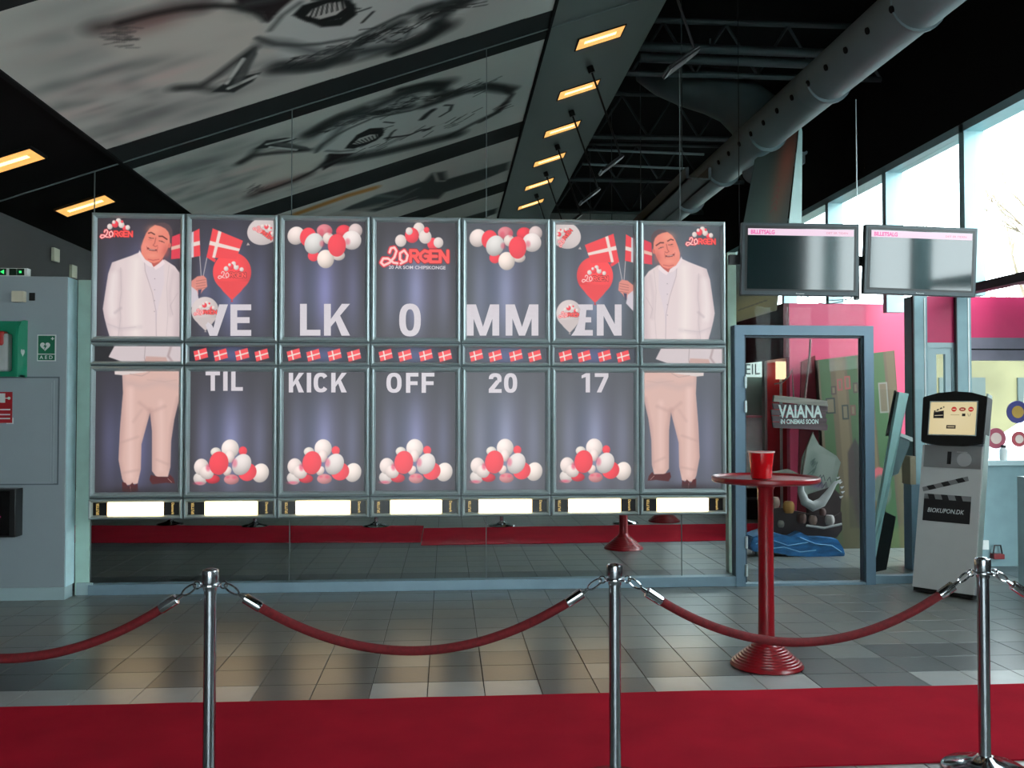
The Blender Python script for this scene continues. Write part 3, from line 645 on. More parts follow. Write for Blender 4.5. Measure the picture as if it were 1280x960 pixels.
def flag(P, pts, ax_=.36, w_=.14):
    (a, b, c, d) = [np.array(p, float) for p in pts]   # tl tr br bl
    P.poly([a, b, c, d], (240, 74, 80))
    f = lambda u, v: tuple((a * (1 - u) + b * u) * (1 - v) + (d * (1 - u) + c * u) * v)
    P.poly([f(ax_ - w_ / 2, 0), f(ax_ + w_ / 2, 0), f(ax_ + w_ / 2, 1), f(ax_ - w_ / 2, 1)], (236, 214, 206)); P.poly([f(0, .5 - w_ * .7), f(1, .5 - w_ * .7), f(1, .5 + w_ * .7), f(0, .5 + w_ * .7)], (236, 214, 206))
W1, H1 = 103, 150
def man_top(washed):
    P = gbg(W1, H1, (58, 52, 58) if not washed else (76, 82, 88), (92, 92, 128) if not washed else (104, 110, 128))
    c7 = lambda p: [((x - 85) / 5.05, (y - 83) / 5.05) for x, y in p]
    c3 = lambda p: [(43 + x / 12, -1.5 + y / 12) for x, y in p]
    P.poly(c3([(590, 290), (710, 240), (715, 620), (580, 635)]), (222, 62, 80)); P.poly(c3([(580, 445), (715, 405), (715, 460), (580, 495)]), (225, 180, 165))
    J = (222, 204, 204)
    P.poly(c7([(352, 298), (300, 322), (178, 368), (155, 440), (138, 560), (124, 665), (134, 720), (152, 790), (170, 850), (604, 850), (600, 430), (570, 388), (505, 345), (430, 380)]), J, 1.0)
    JK = c7([(352, 298), (300, 322), (178, 368), (155, 440), (138, 560), (124, 665), (134, 720), (152, 790), (170, 850), (604, 850), (600, 430), (570, 388), (505, 345), (430, 380)])
    for pth, wd, col, so, al in (([(178, 370), (150, 480), (126, 660), (165, 850)], 5, (192, 172, 176), 8, .6), ([(230, 420), (236, 560), (226, 700), (240, 848)], 3, (198, 180, 182), 6, .6), ([(190, 450), (178, 600), (185, 700)], 6, (236, 224, 222), 9, .7), ([(330, 360), (320, 560), (330, 840)], 10, (242, 230, 224), 14, .7),
                                 ([(602, 440), (600, 640), (590, 848)], 7, (182, 162, 166), 10, .7), ([(560, 420), (540, 560), (548, 700)], 3, (196, 176, 180), 6, .6), ([(150, 770), (240, 795), (360, 780)], 3, (196, 180, 184), 6, .5), ([(200, 690), (235, 660)], 2, (176, 158, 164), 4, .6), ([(470, 660), (500, 760), (490, 848)], 6, (226, 208, 206), 9, .5)):
        P.fold(JK, c7(pth), wd, col, so, al)
    P.poly(c7([(380, 370), (420, 400), (500, 360), (505, 500), (470, 640), (455, 760), (440, 560), (400, 470)]), (214, 200, 208), 2, .6)
    P.line(c7([(380, 360), (385, 420), (430, 560), (455, 680), (458, 848)]), .7, (170, 150, 158), .8, .8)
    P.line(c7([(535, 380), (520, 520), (530, 700), (520, 848)]), .7, (190, 172, 174), 1, .6)
    P.line(c7([(232, 400), (238, 560), (228, 640), (236, 720), (220, 848)]), .8, (190, 172, 176), 1, .7)
    P.line(c7([(150, 760), (230, 790), (330, 780)]), .7, (188, 170, 175), 1, .6); P.line(c7([(590, 560), (545, 640), (560, 700)]), .7, (180, 160, 165), 1, .6)
    for y in (470, 540, 610, 680): P.ell(*c7([(445, y)])[0], .6, .6, (150, 130, 140), 0, .5)
    P.poly(c3([(200, 580), (260, 680), (320, 760), (440, 700), (470, 590)]), (190, 92, 84), 1)
    SK = (232, 134, 116)
    P.poly(c3([(340, 108), (260, 165), (205, 240), (165, 340), (132, 450), (135, 560), (185, 640), (260, 680), (330, 700), (410, 670), (470, 600), (515, 510), (560, 400), (565, 290), (545, 200), (460, 130)]), SK, 1)
    P.glow(43 + 330 / 12, -1.5 + 190 / 12, 9, 6, (240, 158, 132), .7); P.glow(43 + 200 / 12, -1.5 + 440 / 12, 5, 6, (240, 150, 134), .6); P.glow(43 + 440 / 12, -1.5 + 450 / 12, 5, 6, (244, 140, 128), .6)
    P.glow(43 + 500 / 12, -1.5 + 520 / 12, 5, 8, (196, 92, 84), .6); P.glow(43 + 300 / 12, -1.5 + 580 / 12, 7, 3, (244, 158, 136), .5)
    P.poly(c3([(330, 110), (400, 76), (480, 74), (550, 110), (592, 180), (598, 270), (575, 370), (560, 360), (556, 280), (535, 215), (490, 165), (420, 130)]), (92, 72, 76), 1.2)
    P.line(c3([(240, 240), (280, 228), (330, 258)]), 1.5, (96, 50, 48), .8); P.line(c3([(398, 285), (450, 285), (515, 330)]), 1.6, (96, 50, 48), .8)
    P.line(c3([(250, 308), (285, 318), (318, 318)]), 1.1, (150, 84, 76), .8); P.ell(*c3([(268, 312)])[0], .8, .6, (60, 40, 44), 0, .5)
    P.line(c3([(400, 355), (440, 362), (475, 380)]), 1.1, (150, 84, 76), .8); P.ell(*c3([(440, 365)])[0], .8, .7, (60, 40, 44), 0, .5)
    P.line(c3([(240, 340), (290, 345)]), .6, (200, 110, 98), .8); P.line(c3([(350, 310), (335, 390), (310, 425), (345, 445), (375, 430)]), .9, (178, 84, 78), .9)
    P.line(c3([(232, 470), (262, 492), (310, 500), (358, 498)]), 2.0, (122, 48, 50), .8); P.line(c3([(248, 484), (300, 494), (340, 494)]), .7, (220, 190, 180), .5)
    P.line(c3([(215, 440), (225, 500)]), .6, (190, 96, 88), .8); P.line(c3([(380, 450), (370, 530)]), .6, (190, 96, 88), .8); P.line(c3([(240, 640), (310, 655), (400, 640)]), .9, (190, 84, 80), 1.2)
    P.ell(*c3([(556, 425)])[0], 1.8, 3.4, (214, 108, 96), .2, .8)
    P.poly(c3([(110, 500), (140, 560), (200, 650), (290, 700), (320, 760), (240, 740), (150, 660), (90, 560)]), (232, 214, 216), 1); P.poly(c3([(320, 760), (400, 700), (460, 640), (490, 700), (420, 760), (350, 800)]), (236, 216, 218), 1)
    return P
def man_legs(washed):
    P = gbg(W1, 153, (56, 52, 60) if not washed else (84, 86, 94), (92, 92, 128) if not washed else (112, 114, 138))
    q = lambda p: [((x - 65) / 4.172, (y - 135) / 4.172) for x, y in p]
    P.poly(q([(200, 137), (205, 250), (192, 430), (186, 600), (205, 700), (222, 735), (285, 725), (300, 650), (302, 520), (345, 352), (356, 450), (358, 660), (380, 690), (440, 690), (452, 640), (455, 500), (470, 390), (494, 285), (494, 130)]), (214, 176, 166), 1)
    TR = q([(200, 137), (205, 250), (192, 430), (186, 600), (205, 700), (222, 735), (285, 725), (300, 650), (302, 520), (345, 352), (356, 450), (358, 660), (380, 690), (440, 690), (452, 640), (455, 500), (470, 390), (494, 285), (494, 130)])
    for pth, wd, col, so, al in (([(200, 140), (200, 420), (190, 600), (210, 720)], 4, (170, 132, 128), 7, .55), ([(300, 680), (306, 520), (345, 370)], 4, (178, 138, 132), 7, .6), ([(345, 340), (362, 450), (362, 680)], 4, (178, 138, 132), 7, .6),
                                 ([(494, 280), (462, 430), (452, 650)], 4, (164, 128, 126), 7, .6), ([(200, 190), (300, 215), (400, 190), (494, 215)], 7, (196, 166, 162), 9, .6), ([(245, 230), (245, 460), (248, 690)], 5, (234, 200, 192), 8, .7), ([(400, 300), (405, 480), (402, 650)], 4, (234, 200, 192), 8, .6),
                                 ([(290, 300), (350, 350), (420, 320)], 3, (184, 144, 138), 5, .5), ([(196, 510), (285, 480)], 2, (184, 146, 140), 4, .5), ([(205, 670), (298, 652)], 2, (184, 146, 140), 4, .5), ([(380, 600), (440, 625)], 2, (184, 146, 140), 4, .5), ([(260, 400), (300, 340)], 2, (190, 152, 146), 5, .5)):
        P.fold(TR, q(pth), wd, col, so, al)
    pass
    pass
    P.line(q([(330, 180), (420, 190), (480, 180)]), .8, (190, 155, 148), 1.4, .6)
    P.poly(q([(160, 130), (162, 152), (200, 156), (320, 140), (340, 130)]), (216, 202, 198), 1); P.line(q([(240, 150), (300, 160), (340, 140)]), .8, (180, 150, 145), 1)
    S = (84, 30, 34)
    P.poly(q([(205, 715), (206, 765), (240, 772), (288, 764), (284, 724), (268, 735), (258, 720), (236, 742), (224, 722)]), S, .8)
    P.poly(q([(352, 680), (345, 705), (360, 730), (430, 722), (476, 726), (470, 700), (450, 678), (440, 692), (390, 690)]), S, .8)
    P.line(q([(246, 738), (250, 765)]), .5, (200, 160, 150), .5); P.line(q([(440, 700), (460, 720)]), .5, (200, 160, 150), .5)
    P.glow(50, 152, 60, 6, (40, 34, 38), .6)
    return P
def man_mid(washed):
    P = Paint(W1, 17, 1.6, (34, 32, 36) if not washed else (66, 68, 74))
    q = lambda p: [((x - 65) / 4.172, (y - 15) / 4.172) for x, y in p]
    P.poly(q([(165, 10), (134, 66), (215, 92), (494, 92), (494, 10)]), (206, 192, 194), .8)
    P.poly(q([(320, 62), (420, 66), (430, 92), (310, 92)]), (196, 160, 152), 1.5); P.line(q([(316, 10), (312, 70), (318, 92)]), .6, (150, 130, 135), .7); P.line(q([(445, 10), (430, 60), (455, 92)]), 2.5, (160, 136, 138), 2, .7)
    return P
def flags_mid(washed):
    P = Paint(W1, 17, 2.0, (30, 32, 44) if not washed else (66, 70, 80)); P.glow(51, 9, 24, 11, (86, 92, 140), .8)
    for k, x in enumerate((14, 38, 64, 88)):
        r = -.22; c0, s0 = math.cos(r), math.sin(r); cx, cy = x, 8.8 + (k % 2) * .5
        T = lambda u, v: (cx + u * c0 - v * s0, cy + u * s0 + v * c0)
        flag(P, [T(-8, -5.2), T(8, -6), T(8, 5.2), T(-8, 6)], .38, .1)
    return P
def balloon(P, cx, cy, r, col, tail=True, lean=0.0):
    P.ell(cx, cy, r, r * 1.05, col, 0, .6, .18)
    P.poly([(cx - r * .86, cy + r * .5), (cx - r * .45 + lean, cy + r * 1.05), (cx + lean * 2, cy + r * 1.5), (cx + r * .45 + lean, cy + r * 1.05), (cx + r * .86, cy + r * .5)], tuple(v * .97 for v in col), .8)
    if tail: P.poly([(cx + 2 * lean - 1.6, cy + r * 1.6), (cx + 2 * lean, cy + r * 1.44), (cx + 2 * lean + 1.6, cy + r * 1.6)], tuple(v * .8 for v in col), .5)
def flagposter(washed):
    P = gbg(W1, H1, (58, 54, 62) if not washed else (76, 80, 86), (96, 98, 134) if not washed else (106, 114, 134))
    k = 5.82; q = lambda p: [((x - 36) / k, (y - 40) / k) for x, y in p]
    balloon(P, *q([(332, 430)])[0], 24.0, (240, 74, 78))
    flag(P, q([(95, 108), (36, 140), (36, 325), (100, 310)])[::1], .0, .0) if False else P.poly(q([(36, 140), (92, 108), (100, 312), (36, 325)]), (236, 70, 78))
    P.poly(q([(36, 215), (95, 200), (97, 230), (36, 245)]), (232, 208, 200)); P.poly(q([(36, 138), (50, 130), (52, 322), (36, 325)]), (200, 200, 205))
    flag(P, q([(188, 105), (410, 195), (360, 335), (145, 322)]), .24, .1)
    P.poly(q([(145, 322), (205, 360), (215, 338), (150, 300)]), (236, 70, 78))
    P.line(q([(96, 315), (108, 470)]), .8, (200, 190, 190), .6); P.line(q([(148, 325), (122, 465)]), .8, (200, 190, 190), .6)
    P.poly(q([(36, 500), (80, 465), (125, 458), (146, 480), (152, 540), (120, 570), (95, 610), (36, 560)]), (218, 138, 126), 1)
    for i in range(4): P.line(q([(72, 500 + i * 20), (140, 488 + i * 20)]), .5, (150, 80, 76), .6)
    P.poly(q([(36, 540), (80, 575), (92, 640), (36, 700)]), (206, 196, 204), 1); P.poly(q([(86, 565), (112, 560), (100, 615), (88, 612)]), (70, 66, 92), .8)
    P.ell(*q([(560, 120)])[0], 21, 17.5, (205, 192, 190), -.4, .6, .15); P.poly(q([(436, 230), (446, 208), (460, 226)]), (190, 175, 172), .5)
    return P
def glyph(g, x0, x1, y0, y1, t):       # bold grotesque capitals as flat pieces
    w_, h_, ym = x1 - x0, y1 - y0, (y0 + y1) / 2; rc = lambda a, b, c_, d_: [(a, b), (c_, b), (c_, d_), (a, d_)]
    tv = t * .86
    def arc(cx, cy, rx, ry, a0, a1, n=20, th=None):
        th = th or t; out = []
        P_ = lambda a, k: (cx + (rx - th * k) * (abs(math.cos(a)) ** .8) * (1 if math.cos(a) > 0 else -1), cy + (ry - tv * k * th / t) * (abs(math.sin(a)) ** .8) * (1 if math.sin(a) > 0 else -1))
        for i in range(n):
            a, b = a0 + (a1 - a0) * i / n, a0 + (a1 - a0) * (i + 1) / n; out.append([P_(a, 0), P_(b, 0), P_(b, 1), P_(a, 1)])
        return out
    if g == 'I': return [rc(x0, y0, x1, y1)]
    if g == 'L': return [rc(x0, y0, x0 + t, y1), rc(x0 + t, y1 - tv, x1, y1)]
    if g == 'T': return [rc(x0, y0, x1, y0 + tv), rc((x0 + x1 - t) / 2, y0 + tv, (x0 + x1 + t) / 2, y1)]
    if g == 'E': return [rc(x0, y0, x0 + t, y1), rc(x0 + t, y0, x1, y0 + tv), rc(x0 + t, y1 - tv, x1, y1), rc(x0 + t, ym - tv / 2, x1 - 2, ym + tv / 2)]
    if g == 'F': return [rc(x0, y0, x0 + t, y1), rc(x0 + t, y0, x1, y0 + tv), rc(x0 + t, ym - tv * .4, x1 - 1, ym + tv * .6)]
    if g == 'K': return [rc(x0, y0, x0 + t, y1), [(x0 + t, ym - .02 * h_), (x1 - t * 1.2, y0), (x1, y0), (x0 + t, ym + .22 * h_)], [(x0 + w_ * .42, ym - .02 * h_), (x0 + w_ * .6, ym - .16 * h_), (x1, y1), (x1 - t * 1.25, y1)]]
    if g == 'M': return [rc(x0, y0, x0 + t, y1), rc(x1 - t, y0, x1, y1), [(x0 + t * .2, y0), (x0 + t * 1.35, y0), (x0 + w_ / 2, y1 - h_ * .28), (x0 + w_ / 2, y1), (x0 + w_ / 2 - t * .45, y1)], [(x1 - t * .2, y0), (x1 - t * 1.35, y0), (x0 + w_ / 2, y1 - h_ * .28), (x0 + w_ / 2, y1), (x0 + w_ / 2 + t * .45, y1)]]
    if g == 'N': return [rc(x0, y0, x0 + t, y1), rc(x1 - t, y0, x1, y1), [(x0 + t * .1, y0), (x0 + t * 1.1, y0), (x1 - t * .1, y1), (x1 - t * 1.1, y1)]]
    if g in 'O0': return arc(x0 + w_ / 2, ym, w_ / 2, h_ / 2, 0, 2 * PI, 32)
    if g == 'C': return arc(x0 + w_ / 2, ym, w_ / 2, h_ / 2, .62, 2 * PI - .62, 26)
    if g == '1': return [rc(x1 - t, y0, x1, y1), [(x0, y0 + h_ * .12), (x1 - t, y0), (x1 - t, y0 + h_ * .2), (x0, y0 + h_ * .27)]]
    if g == '7': return [rc(x0, y0, x1, y0 + tv), [(x1 - t * 1.05, y0 + tv), (x1, y0 + tv), (x0 + w_ * .48, y1), (x0 + w_ * .14, y1)]]
    if g == '2': return arc(x0 + w_ / 2, y0 + h_ * .3, w_ / 2, h_ * .3, PI, 2 * PI + .5, 16) + [rc(x0, y1 - tv, x1, y1), [(x1 - t * .3, y0 + h_ * .42), (x1 - t * 1.25, y0 + h_ * .36), (x0, y1 - tv), (x0 + t * 1.3, y1 - tv)]]
    return []
rownames = ['top row', 'narrow flag row', 'large lower row', 'bottom strip']
mesh_cache = {}
for c in range(7):
    washed = c >= 4  # right-hand copies painted paler, a washed-out haze in the print colours
    for r in range(4):
        z0, z1 = ROWZ[r]; x0 = xL + c * PITCH + .004; x1 = xL + (c + 1) * PITCH - .004
        cx_ = (x0 + x1) / 2
        desc = {0: ['backlit poster of a man in a white suit, far left of the wall', 'backlit poster with flags, red balloon and letters VE', 'backlit poster with hanging balloons and letters LK',
                    'backlit poster with round logo and a single letter O', 'backlit poster with hanging balloons and letters MM', 'backlit poster with flags, red balloon and letters EN', 'backlit poster of a man in a white suit, far right of the wall'],
                1: ['narrow light box showing a white jacket hem, far left', 'narrow light box of four small flags under the letters VE', 'narrow light box of four small flags under the letters LK', 'narrow light box of four small flags under the letter O',
                    'narrow light box of four small flags under the letters MM', 'narrow light box of four small flags under the letters EN', 'narrow light box showing a white jacket hem, far right'],
                2: ['backlit poster of pale trouser legs, far left of the wall', 'backlit balloon poster reading TIL', 'backlit balloon poster reading KICK', 'backlit balloon poster reading OFF', 'balloon poster with the numeral twenty, under the letters MM', 'balloon poster with the numeral seventeen, beside the right trouser legs', 'backlit poster of pale trouser legs, far right of the wall'],
                3: ['glowing white price strip box under the left trouser legs', 'glowing white strip box under the TIL poster', 'glowing white strip box under the KICK poster', 'glowing white strip box under the OFF poster', 'glowing white strip box directly above the far red table base, third from right', 'glowing white strip box second from the right end', 'glowing strip box under the right trouser legs']}[r][c]
        t = thing('light_box', (cx_, MIR - .02, z0), desc, 'light box', ('large backlit posters' if r in (0, 2) else 'narrow flag light boxes' if r == 1 else 'white strip light boxes'))
        MB().box(x0 - .004, PY + .03, z0 - .005, x1 + .004, MIR - .002, z1 + .005).build('casing', M_BOXS, t)
        prof = [(.003, PY + .05), (0, PY + .005), (.006, PY - .01), (.018, PY - .018), (.03, PY - .012), (.036, PY - .002), (.04, PY + .008), (.043, PY + .012)]
        if (r in (1, 3)): prof = [(d * .72, y) for d, y in prof]
        MB().frame(x0, z0, x1, z1, prof).build('frame', M_ALU, t)
        fw = .042 * (.72 if r in (1, 3) else 1)
        ix0, ix1, iz0, iz1 = x0 + fw, x1 - fw, z0 + fw, z1 - fw; ys = PY + .014
        key = (r, c, washed); flip = False
        if r == 0:
            if c in (0, 6):
                P = man_top(washed)
                if c == 6: P.a = P.a[:, ::-1].copy()
                logo(P, 25 if c == 0 else 78, 19, .41)
            elif c in (1, 5):
                P = flagposter(washed)
                if c == 5: P.a = P.a[:, ::-1].copy()
                m = 1 if c == 1 else -1; xx = lambda v: v if c == 1 else W1 - v; balloon(P, 17.5, 117, 17, (206, 192, 190), True, .3)
                logo(P, xx(51) + 1, 70, .36, 0, True); logo(P, 19, 118, .29, 0, True); logo(P, xx(91), 16, .28, .6 * m if m > 0 else -.9, True)
            elif c in (2, 4): P = gbg(W1, H1, (60, 56, 62) if not washed else (78, 80, 86), (112, 112, 152) if not washed else (116, 120, 146)); toppile(P)
            else: P = gbg(W1, H1, (62, 58, 62), (118, 120, 150)); logo(P, 53, 42, .9)
        elif r == 1: P = man_mid(washed) if c in (0, 6) else flags_mid(washed)
        elif r == 2:
            if c in (0, 6): P = man_legs(washed)
            else: P = gbg(W1, 153, (60, 56, 62) if not washed else (84, 84, 90), (114, 116, 150) if not washed else (122, 126, 150)); pile(P, -4.2, 151, 1.0)
            if c == 6: P.a = P.a[:, ::-1].copy()
        if r < 3:
            pr_ = P.mesh('print', rect_fn(ix0, ix1, iz0, iz1, ys), M_PRINT, t)
        else:
            MB().box(ix0, ys, iz0, ix1, ys + .004, iz1).build('side_film', mat('black_film', (10, 10, 11), .3), t)
            wx0, wx1 = ix0 + .115 + (0.02 if c in (1, 3) else 0), ix1 - .125
            MB().box(wx0, ys - .003, iz0, wx1, ys, iz1).build('lit_panel', emis('lit_white_panel', (255, 222, 165), 6.5), t)
            fit_text('SPLITTER', ix0 + .028, ix0 + .05, iz0 + .005, iz1 - .005, ys - .0035, 'lettering', M_GOLD, t, .02, rot=PI / 2, label='gold vertical lettering, left')
            fit_text('Danmark', ix1 - .062, ix1 - .04, iz0 + .005, iz1 - .005, ys - .0035, 'lettering', M_GOLD, t, .02, rot=-PI / 2, label='gold vertical lettering, right')
        yl = ys - .002
        def TX(wd, boxes, ya, yb, th):
            b = MB()
            for g, (pa, pb) in zip(wd, boxes):
                for Q in glyph(g, pa, pb, ya, yb, th):
                    b.bm.faces.new([b.bm.verts.new(at(px, py, yl)) for px, py in Q])
            o = b.build('lettering', M_LETTER, pr_); o['label'] = 'pale letters ' + wd
        if r == 0:
            if c == 1:
                b = MB(); b.bm.faces.new([b.bm.verts.new(at(u, v, yl)) for u, v in ((274, 380.5), (285, 380.5), (271.5, 419.8), (262, 419.8), (257, 406), (260, 402.5), (265, 406.5), (266.8, 410))]); b.build('lettering', M_LETTER, pr_)['label'] = 'pale letter V'
                TX('E', [(288, 314)], 380.5, 419.8, 8.5)
            if c == 2: TX('LK', [(375, 400.5), (405, 437.5)], 379.8, 419.5, 8.5)
            if c == 3:
                TX('O', [(499, 526)], 379.5, 420.5, 8.2)
                A = at(486, 330.5, yl); B_ = at(557, 336.8, yl); fit_text('20 ÅR SOM CHIPSKONGE', A.x, B_.x, B_.z, A.z, yl, 'lettering', M_LETTER, pr_, .02)
            if c == 4: TX('MM', [(583.5, 624), (632, 673)], 380.5, 419.5, 8.5)
            if c == 5:
                b = MB()
                for Q in (((722, 380.5), (741, 380.5), (741, 387.5), (726, 387.5)), ((726, 396.5), (739, 396.5), (739, 403), (724, 403)), ((714, 419.5), (719, 412.5), (741, 412.5), (741, 419.5)), ((725, 387.5), (733, 387.5), (731, 412.5), (718.5, 412.5), (723, 403))):
                    b.bm.faces.new([b.bm.verts.new(at(u, v, yl)) for u, v in Q])
                b.build('lettering', M_LETTER, pr_)['label'] = 'pale letter E'
                TX('N', [(746, 777)], 380.5, 419.5, 8.5)
        if r == 2:
            s_ = {1: ('TIL', [(257, 275), (279, 284.5), (289, 303.5)], 464.5, 488.5), 2: ('KICK', [(361, 380), (383.5, 389), (392, 410.5), (414, 433.5)], 466, 490.5), 3: ('OFF', [(483, 502), (507.5, 523), (527, 543)], 466, 491),
                  4: ('20', [(611, 627), (630, 646.5)], 466.5, 491), 5: ('17', [(727, 737.5), (743.5, 760.5)], 466.5, 490.5)}.get(c)
            if s_: TX(*s_, 5.4)
# ------------------------------------------------------------------ carpets
def carpet(name, P, label):
    b = MB(); n = 40; rs = random.Random(4)
    P = [Vector(p) for p in P]; rows = []
    for j in range(7):
        row = []
        for i in range(n + 1):
            u, v = i / n, j / 6; p = (P[0] * (1 - u) + P[1] * u) * (1 - v) + (P[3] * (1 - u) + P[2] * u) * v
            row.append(b.bm.verts.new((p.x, p.y + (rs.random() - .5) * .008 * (j in (0, 6)), .006 + .003 * rs.random())))
        rows.append(row)
    for a, c_ in zip(rows, rows[1:]):
        for i in range(n): b.bm.faces.new((a[i], a[i + 1], c_[i + 1], c_[i]))
    ge = bmesh.ops.extrude_face_region(b.bm, geom=list(b.bm.faces))
    for v in [g for g in ge['geom'] if isinstance(g, bmesh.types.BMVert)]: v.co.z = .0005
    o = b.build(name, M_CARPET, None, True); return tag(o, label, 'carpet', 'red carpet runners')
carpet('carpet_runner', [(-3.8, 3.87, 0), (4.85, 3.9, 0), (4.85, 4.95, 0), (-3.8, 4.93, 0)], 'wide red carpet runner across the foreground floor')
carpet('carpet_runner', [(-6.7, 10.95, 0), (-.29, 10.55, 0), (-.29, 12.0, 0), (-6.7, 12.5, 0)], 'red carpet runner beyond the glass, left piece')  # reflection of the runner, modelled as carpet
carpet('carpet_runner', [(-.28, 10.33, 0), (4.7, 10.5, 0), (4.7, 11.95, 0), (-.28, 11.75, 0)], 'red carpet runner beyond the glass, right piece by the red table')
# ------------------------------------------------------------------ stanchions and ropes
def stanchion(x, y, label, dome=False):
    t = thing('stanchion', (x, y, 0), label, 'stanchion', 'chrome rope stanchions'); z0 = .008; c = (x, y, 0)
    MB().lathe([(0, z0), (.17, z0), (.172, z0 + .006), (.16, z0 + .016), (.09, z0 + .03), (.05, z0 + .042), (.032, z0 + .06), (0, z0 + .06)], c, 40).build('base', M_CHROME, t, True)
    MB().lathe([(.0245, .06), (.0245, .83)], c, 28).build('pole', M_STEEL, t, True)
    MB().lathe([(0, .82), (.027, .82), (.028, .83), (.033, .845), (.033, .893), (.031, .9), (.026, .902), (.024, .9), (.016, .906), (0, .909)], c, 28).build('cap', M_STEEL, t, True)
    MB().lathe([(.027, .836), (.042, .836), (.043, .84), (.042, .844), (.027, .844)], c, 28).build('collar', M_CHROME, t, True); cl_ = [k_ for k_ in t.children if k_.name.startswith('collar')][0]
    for s in (-1, 1):
        b = MB(); P = [(x + s * (.052 + .014 * math.cos(a)), y, .84 + .014 * math.sin(a)) for a in [k * 2 * PI / 12 for k in range(13)]]
        b.tube(P, .0035, 6, False); b.build('ring', M_CHROME, cl_, True)
    return t
XS = [(-2.5, 3.75), (-0.935, 3.75), (0.69, 3.75), (2.285, 3.79), (3.85, 3.79)]
stn = [stanchion(XS[0][0], XS[0][1], 'chrome stanchion out of view at the left'), stanchion(*XS[1], 'chrome stanchion nearest the left edge, standing on the red carpet'),
       stanchion(*XS[2], 'middle chrome stanchion on the red carpet'), stanchion(*XS[3], 'chrome stanchion at the right edge with its round base showing'), stanchion(*XS[4], 'chrome stanchion out of view at the right')]
for (x, y, l) in ((-4.1 + .5, 12.35, 'under the far left light box'), (-2.457, 12.1, 'under the TIL light box column'), (-.9, 11.97, 'under the OFF light box column'), (.715, 11.9, 'under the 20 light box column'), (2.36, 12.05, 'behind the far red table')):  # reflections of the stanchions, modelled as full posts
    stanchion(x, y, 'stanchion beyond the glass, base seen ' + l)
def rope(a, b, label, sag=.245):
    x0, y0 = a[0] + .065, a[1]; x1, y1 = b[0] - .065, b[1]; zt = .835
    t = thing('velvet_rope', ((x0 + x1) / 2, (y0 + y1) / 2, .55), label, 'rope', 'red velvet ropes')
    def pt(u): return Vector((x0 + (x1 - x0) * u, y0 + (y1 - y0) * u, zt - 4 * (sag + .025) * u * (1 - u)))
    uf = .045; us = .085
    MB().tube([pt(us + (1 - 2 * us) * k / 40) for k in range(41)], .0185, 14).build('rope', M_REDVELVET, t, True)
    for s in (0, 1):
        g = (lambda u: pt(u)) if s == 0 else (lambda u: pt(1 - u))
        MB().tube([g(uf), g(uf + .002), g(us), g(us + .004)], [.012, .021, .021, .019], 16).build('ferrule', M_CHROME, t, True)
        p0, p1 = g(-.006), g(uf); d = (p1 - p0); L_ = d.length; d.normalize(); up = Vector((0, 0, 1)); sd_ = (up - d * up.dot(d)).normalized()
        loop = [p0 + d * (L_ * .45 * (1 - math.cos(a_)) * .5 * 1.6) + sd_ * (.013 * math.sin(a_)) for a_ in [k * 2 * PI / 14 for k in range(15)]]
        MB().tube(loop, .0042, 6, False).build('snap_hook', M_CHROME, t, True)
        MB().tube([p0 + d * L_ * .68, p1], [.006, .009], 8).build('swivel', M_CHROME, t, True)
rope(XS[0], XS[1], 'red velvet rope running off the left edge'); rope(XS[1], XS[2], 'red velvet rope between the left and middle stanchions')
rope(XS[2], XS[3], 'red velvet rope between the middle and right stanchions'); rope(XS[3], XS[4], 'short piece of red velvet rope at the right edge')
# ------------------------------------------------------------------ tables
def table(x, y, label):
    t = thing('standing_table', (x, y, 0), label, 'table', 'round red standing tables'); c = (x, y, 0)
    MB().lathe([(0, 1.094), (.30, 1.094), (.312, 1.1), (.318, 1.108), (.318, 1.124), (.312, 1.13), (.304, 1.126), (.298, 1.118), (0, 1.118)], c, 56).build('tabletop', M_REDPAINT, t, True)
    MB().lathe([(.08, 1.094), (.06, 1.08), (.046, 1.05), (.045, .6), (.048, .2), (.05, .15)], c, 28).build('column', M_REDPAINT, t, True)
    pr = [(.05, .17), (.06, .15), (.075, .135)]
    for k in range(9): r0 = .08 + k * .0145; z = .128 - k * .0125; pr += [(r0, z), (r0 + .009, z - .001), (r0 + .012, z - .011)]
    pr += [(.213, .012), (.215, .006), (.21, .001), (0, .001)]
    MB().lathe(pr, c, 40).build('base', M_REDPAINT, t, True); return t
table(1.915, 5.42, 'round red standing table with a red bucket on top')
table(1.93, 9.95, 'red standing table beyond the glass, base seen between the middle and right stanchions')  # reflection of the near table, modelled as a second one
table(2.93, 12.25, 'farthest red standing table, only its base showing under the right poster')  # reflection of a table out of view, modelled whole
t = thing('popcorn_bucket', (1.883, 5.4, 1.119), 'glossy red bucket standing on the near red table', 'bucket')
c = (1.883, 5.4, 1.119); M_CUP = mat('red_bucket_plastic', (190, 12, 22), .2, 0, .04, coat=.5)
MB().lathe([(0, .001), (.058, .001), (.06, .006), (.076, .158), (.0745, .158), (.058, .012), (0, .012)], c, 36).build('body', M_CUP, t, True)
MB().lathe([(.0745, .155), (.079, .155), (.08, .159), (.079, .163), (.0745, .163)], c, 36).build('rim', mat('pale_rim', (220, 190, 185), .3), t, True)
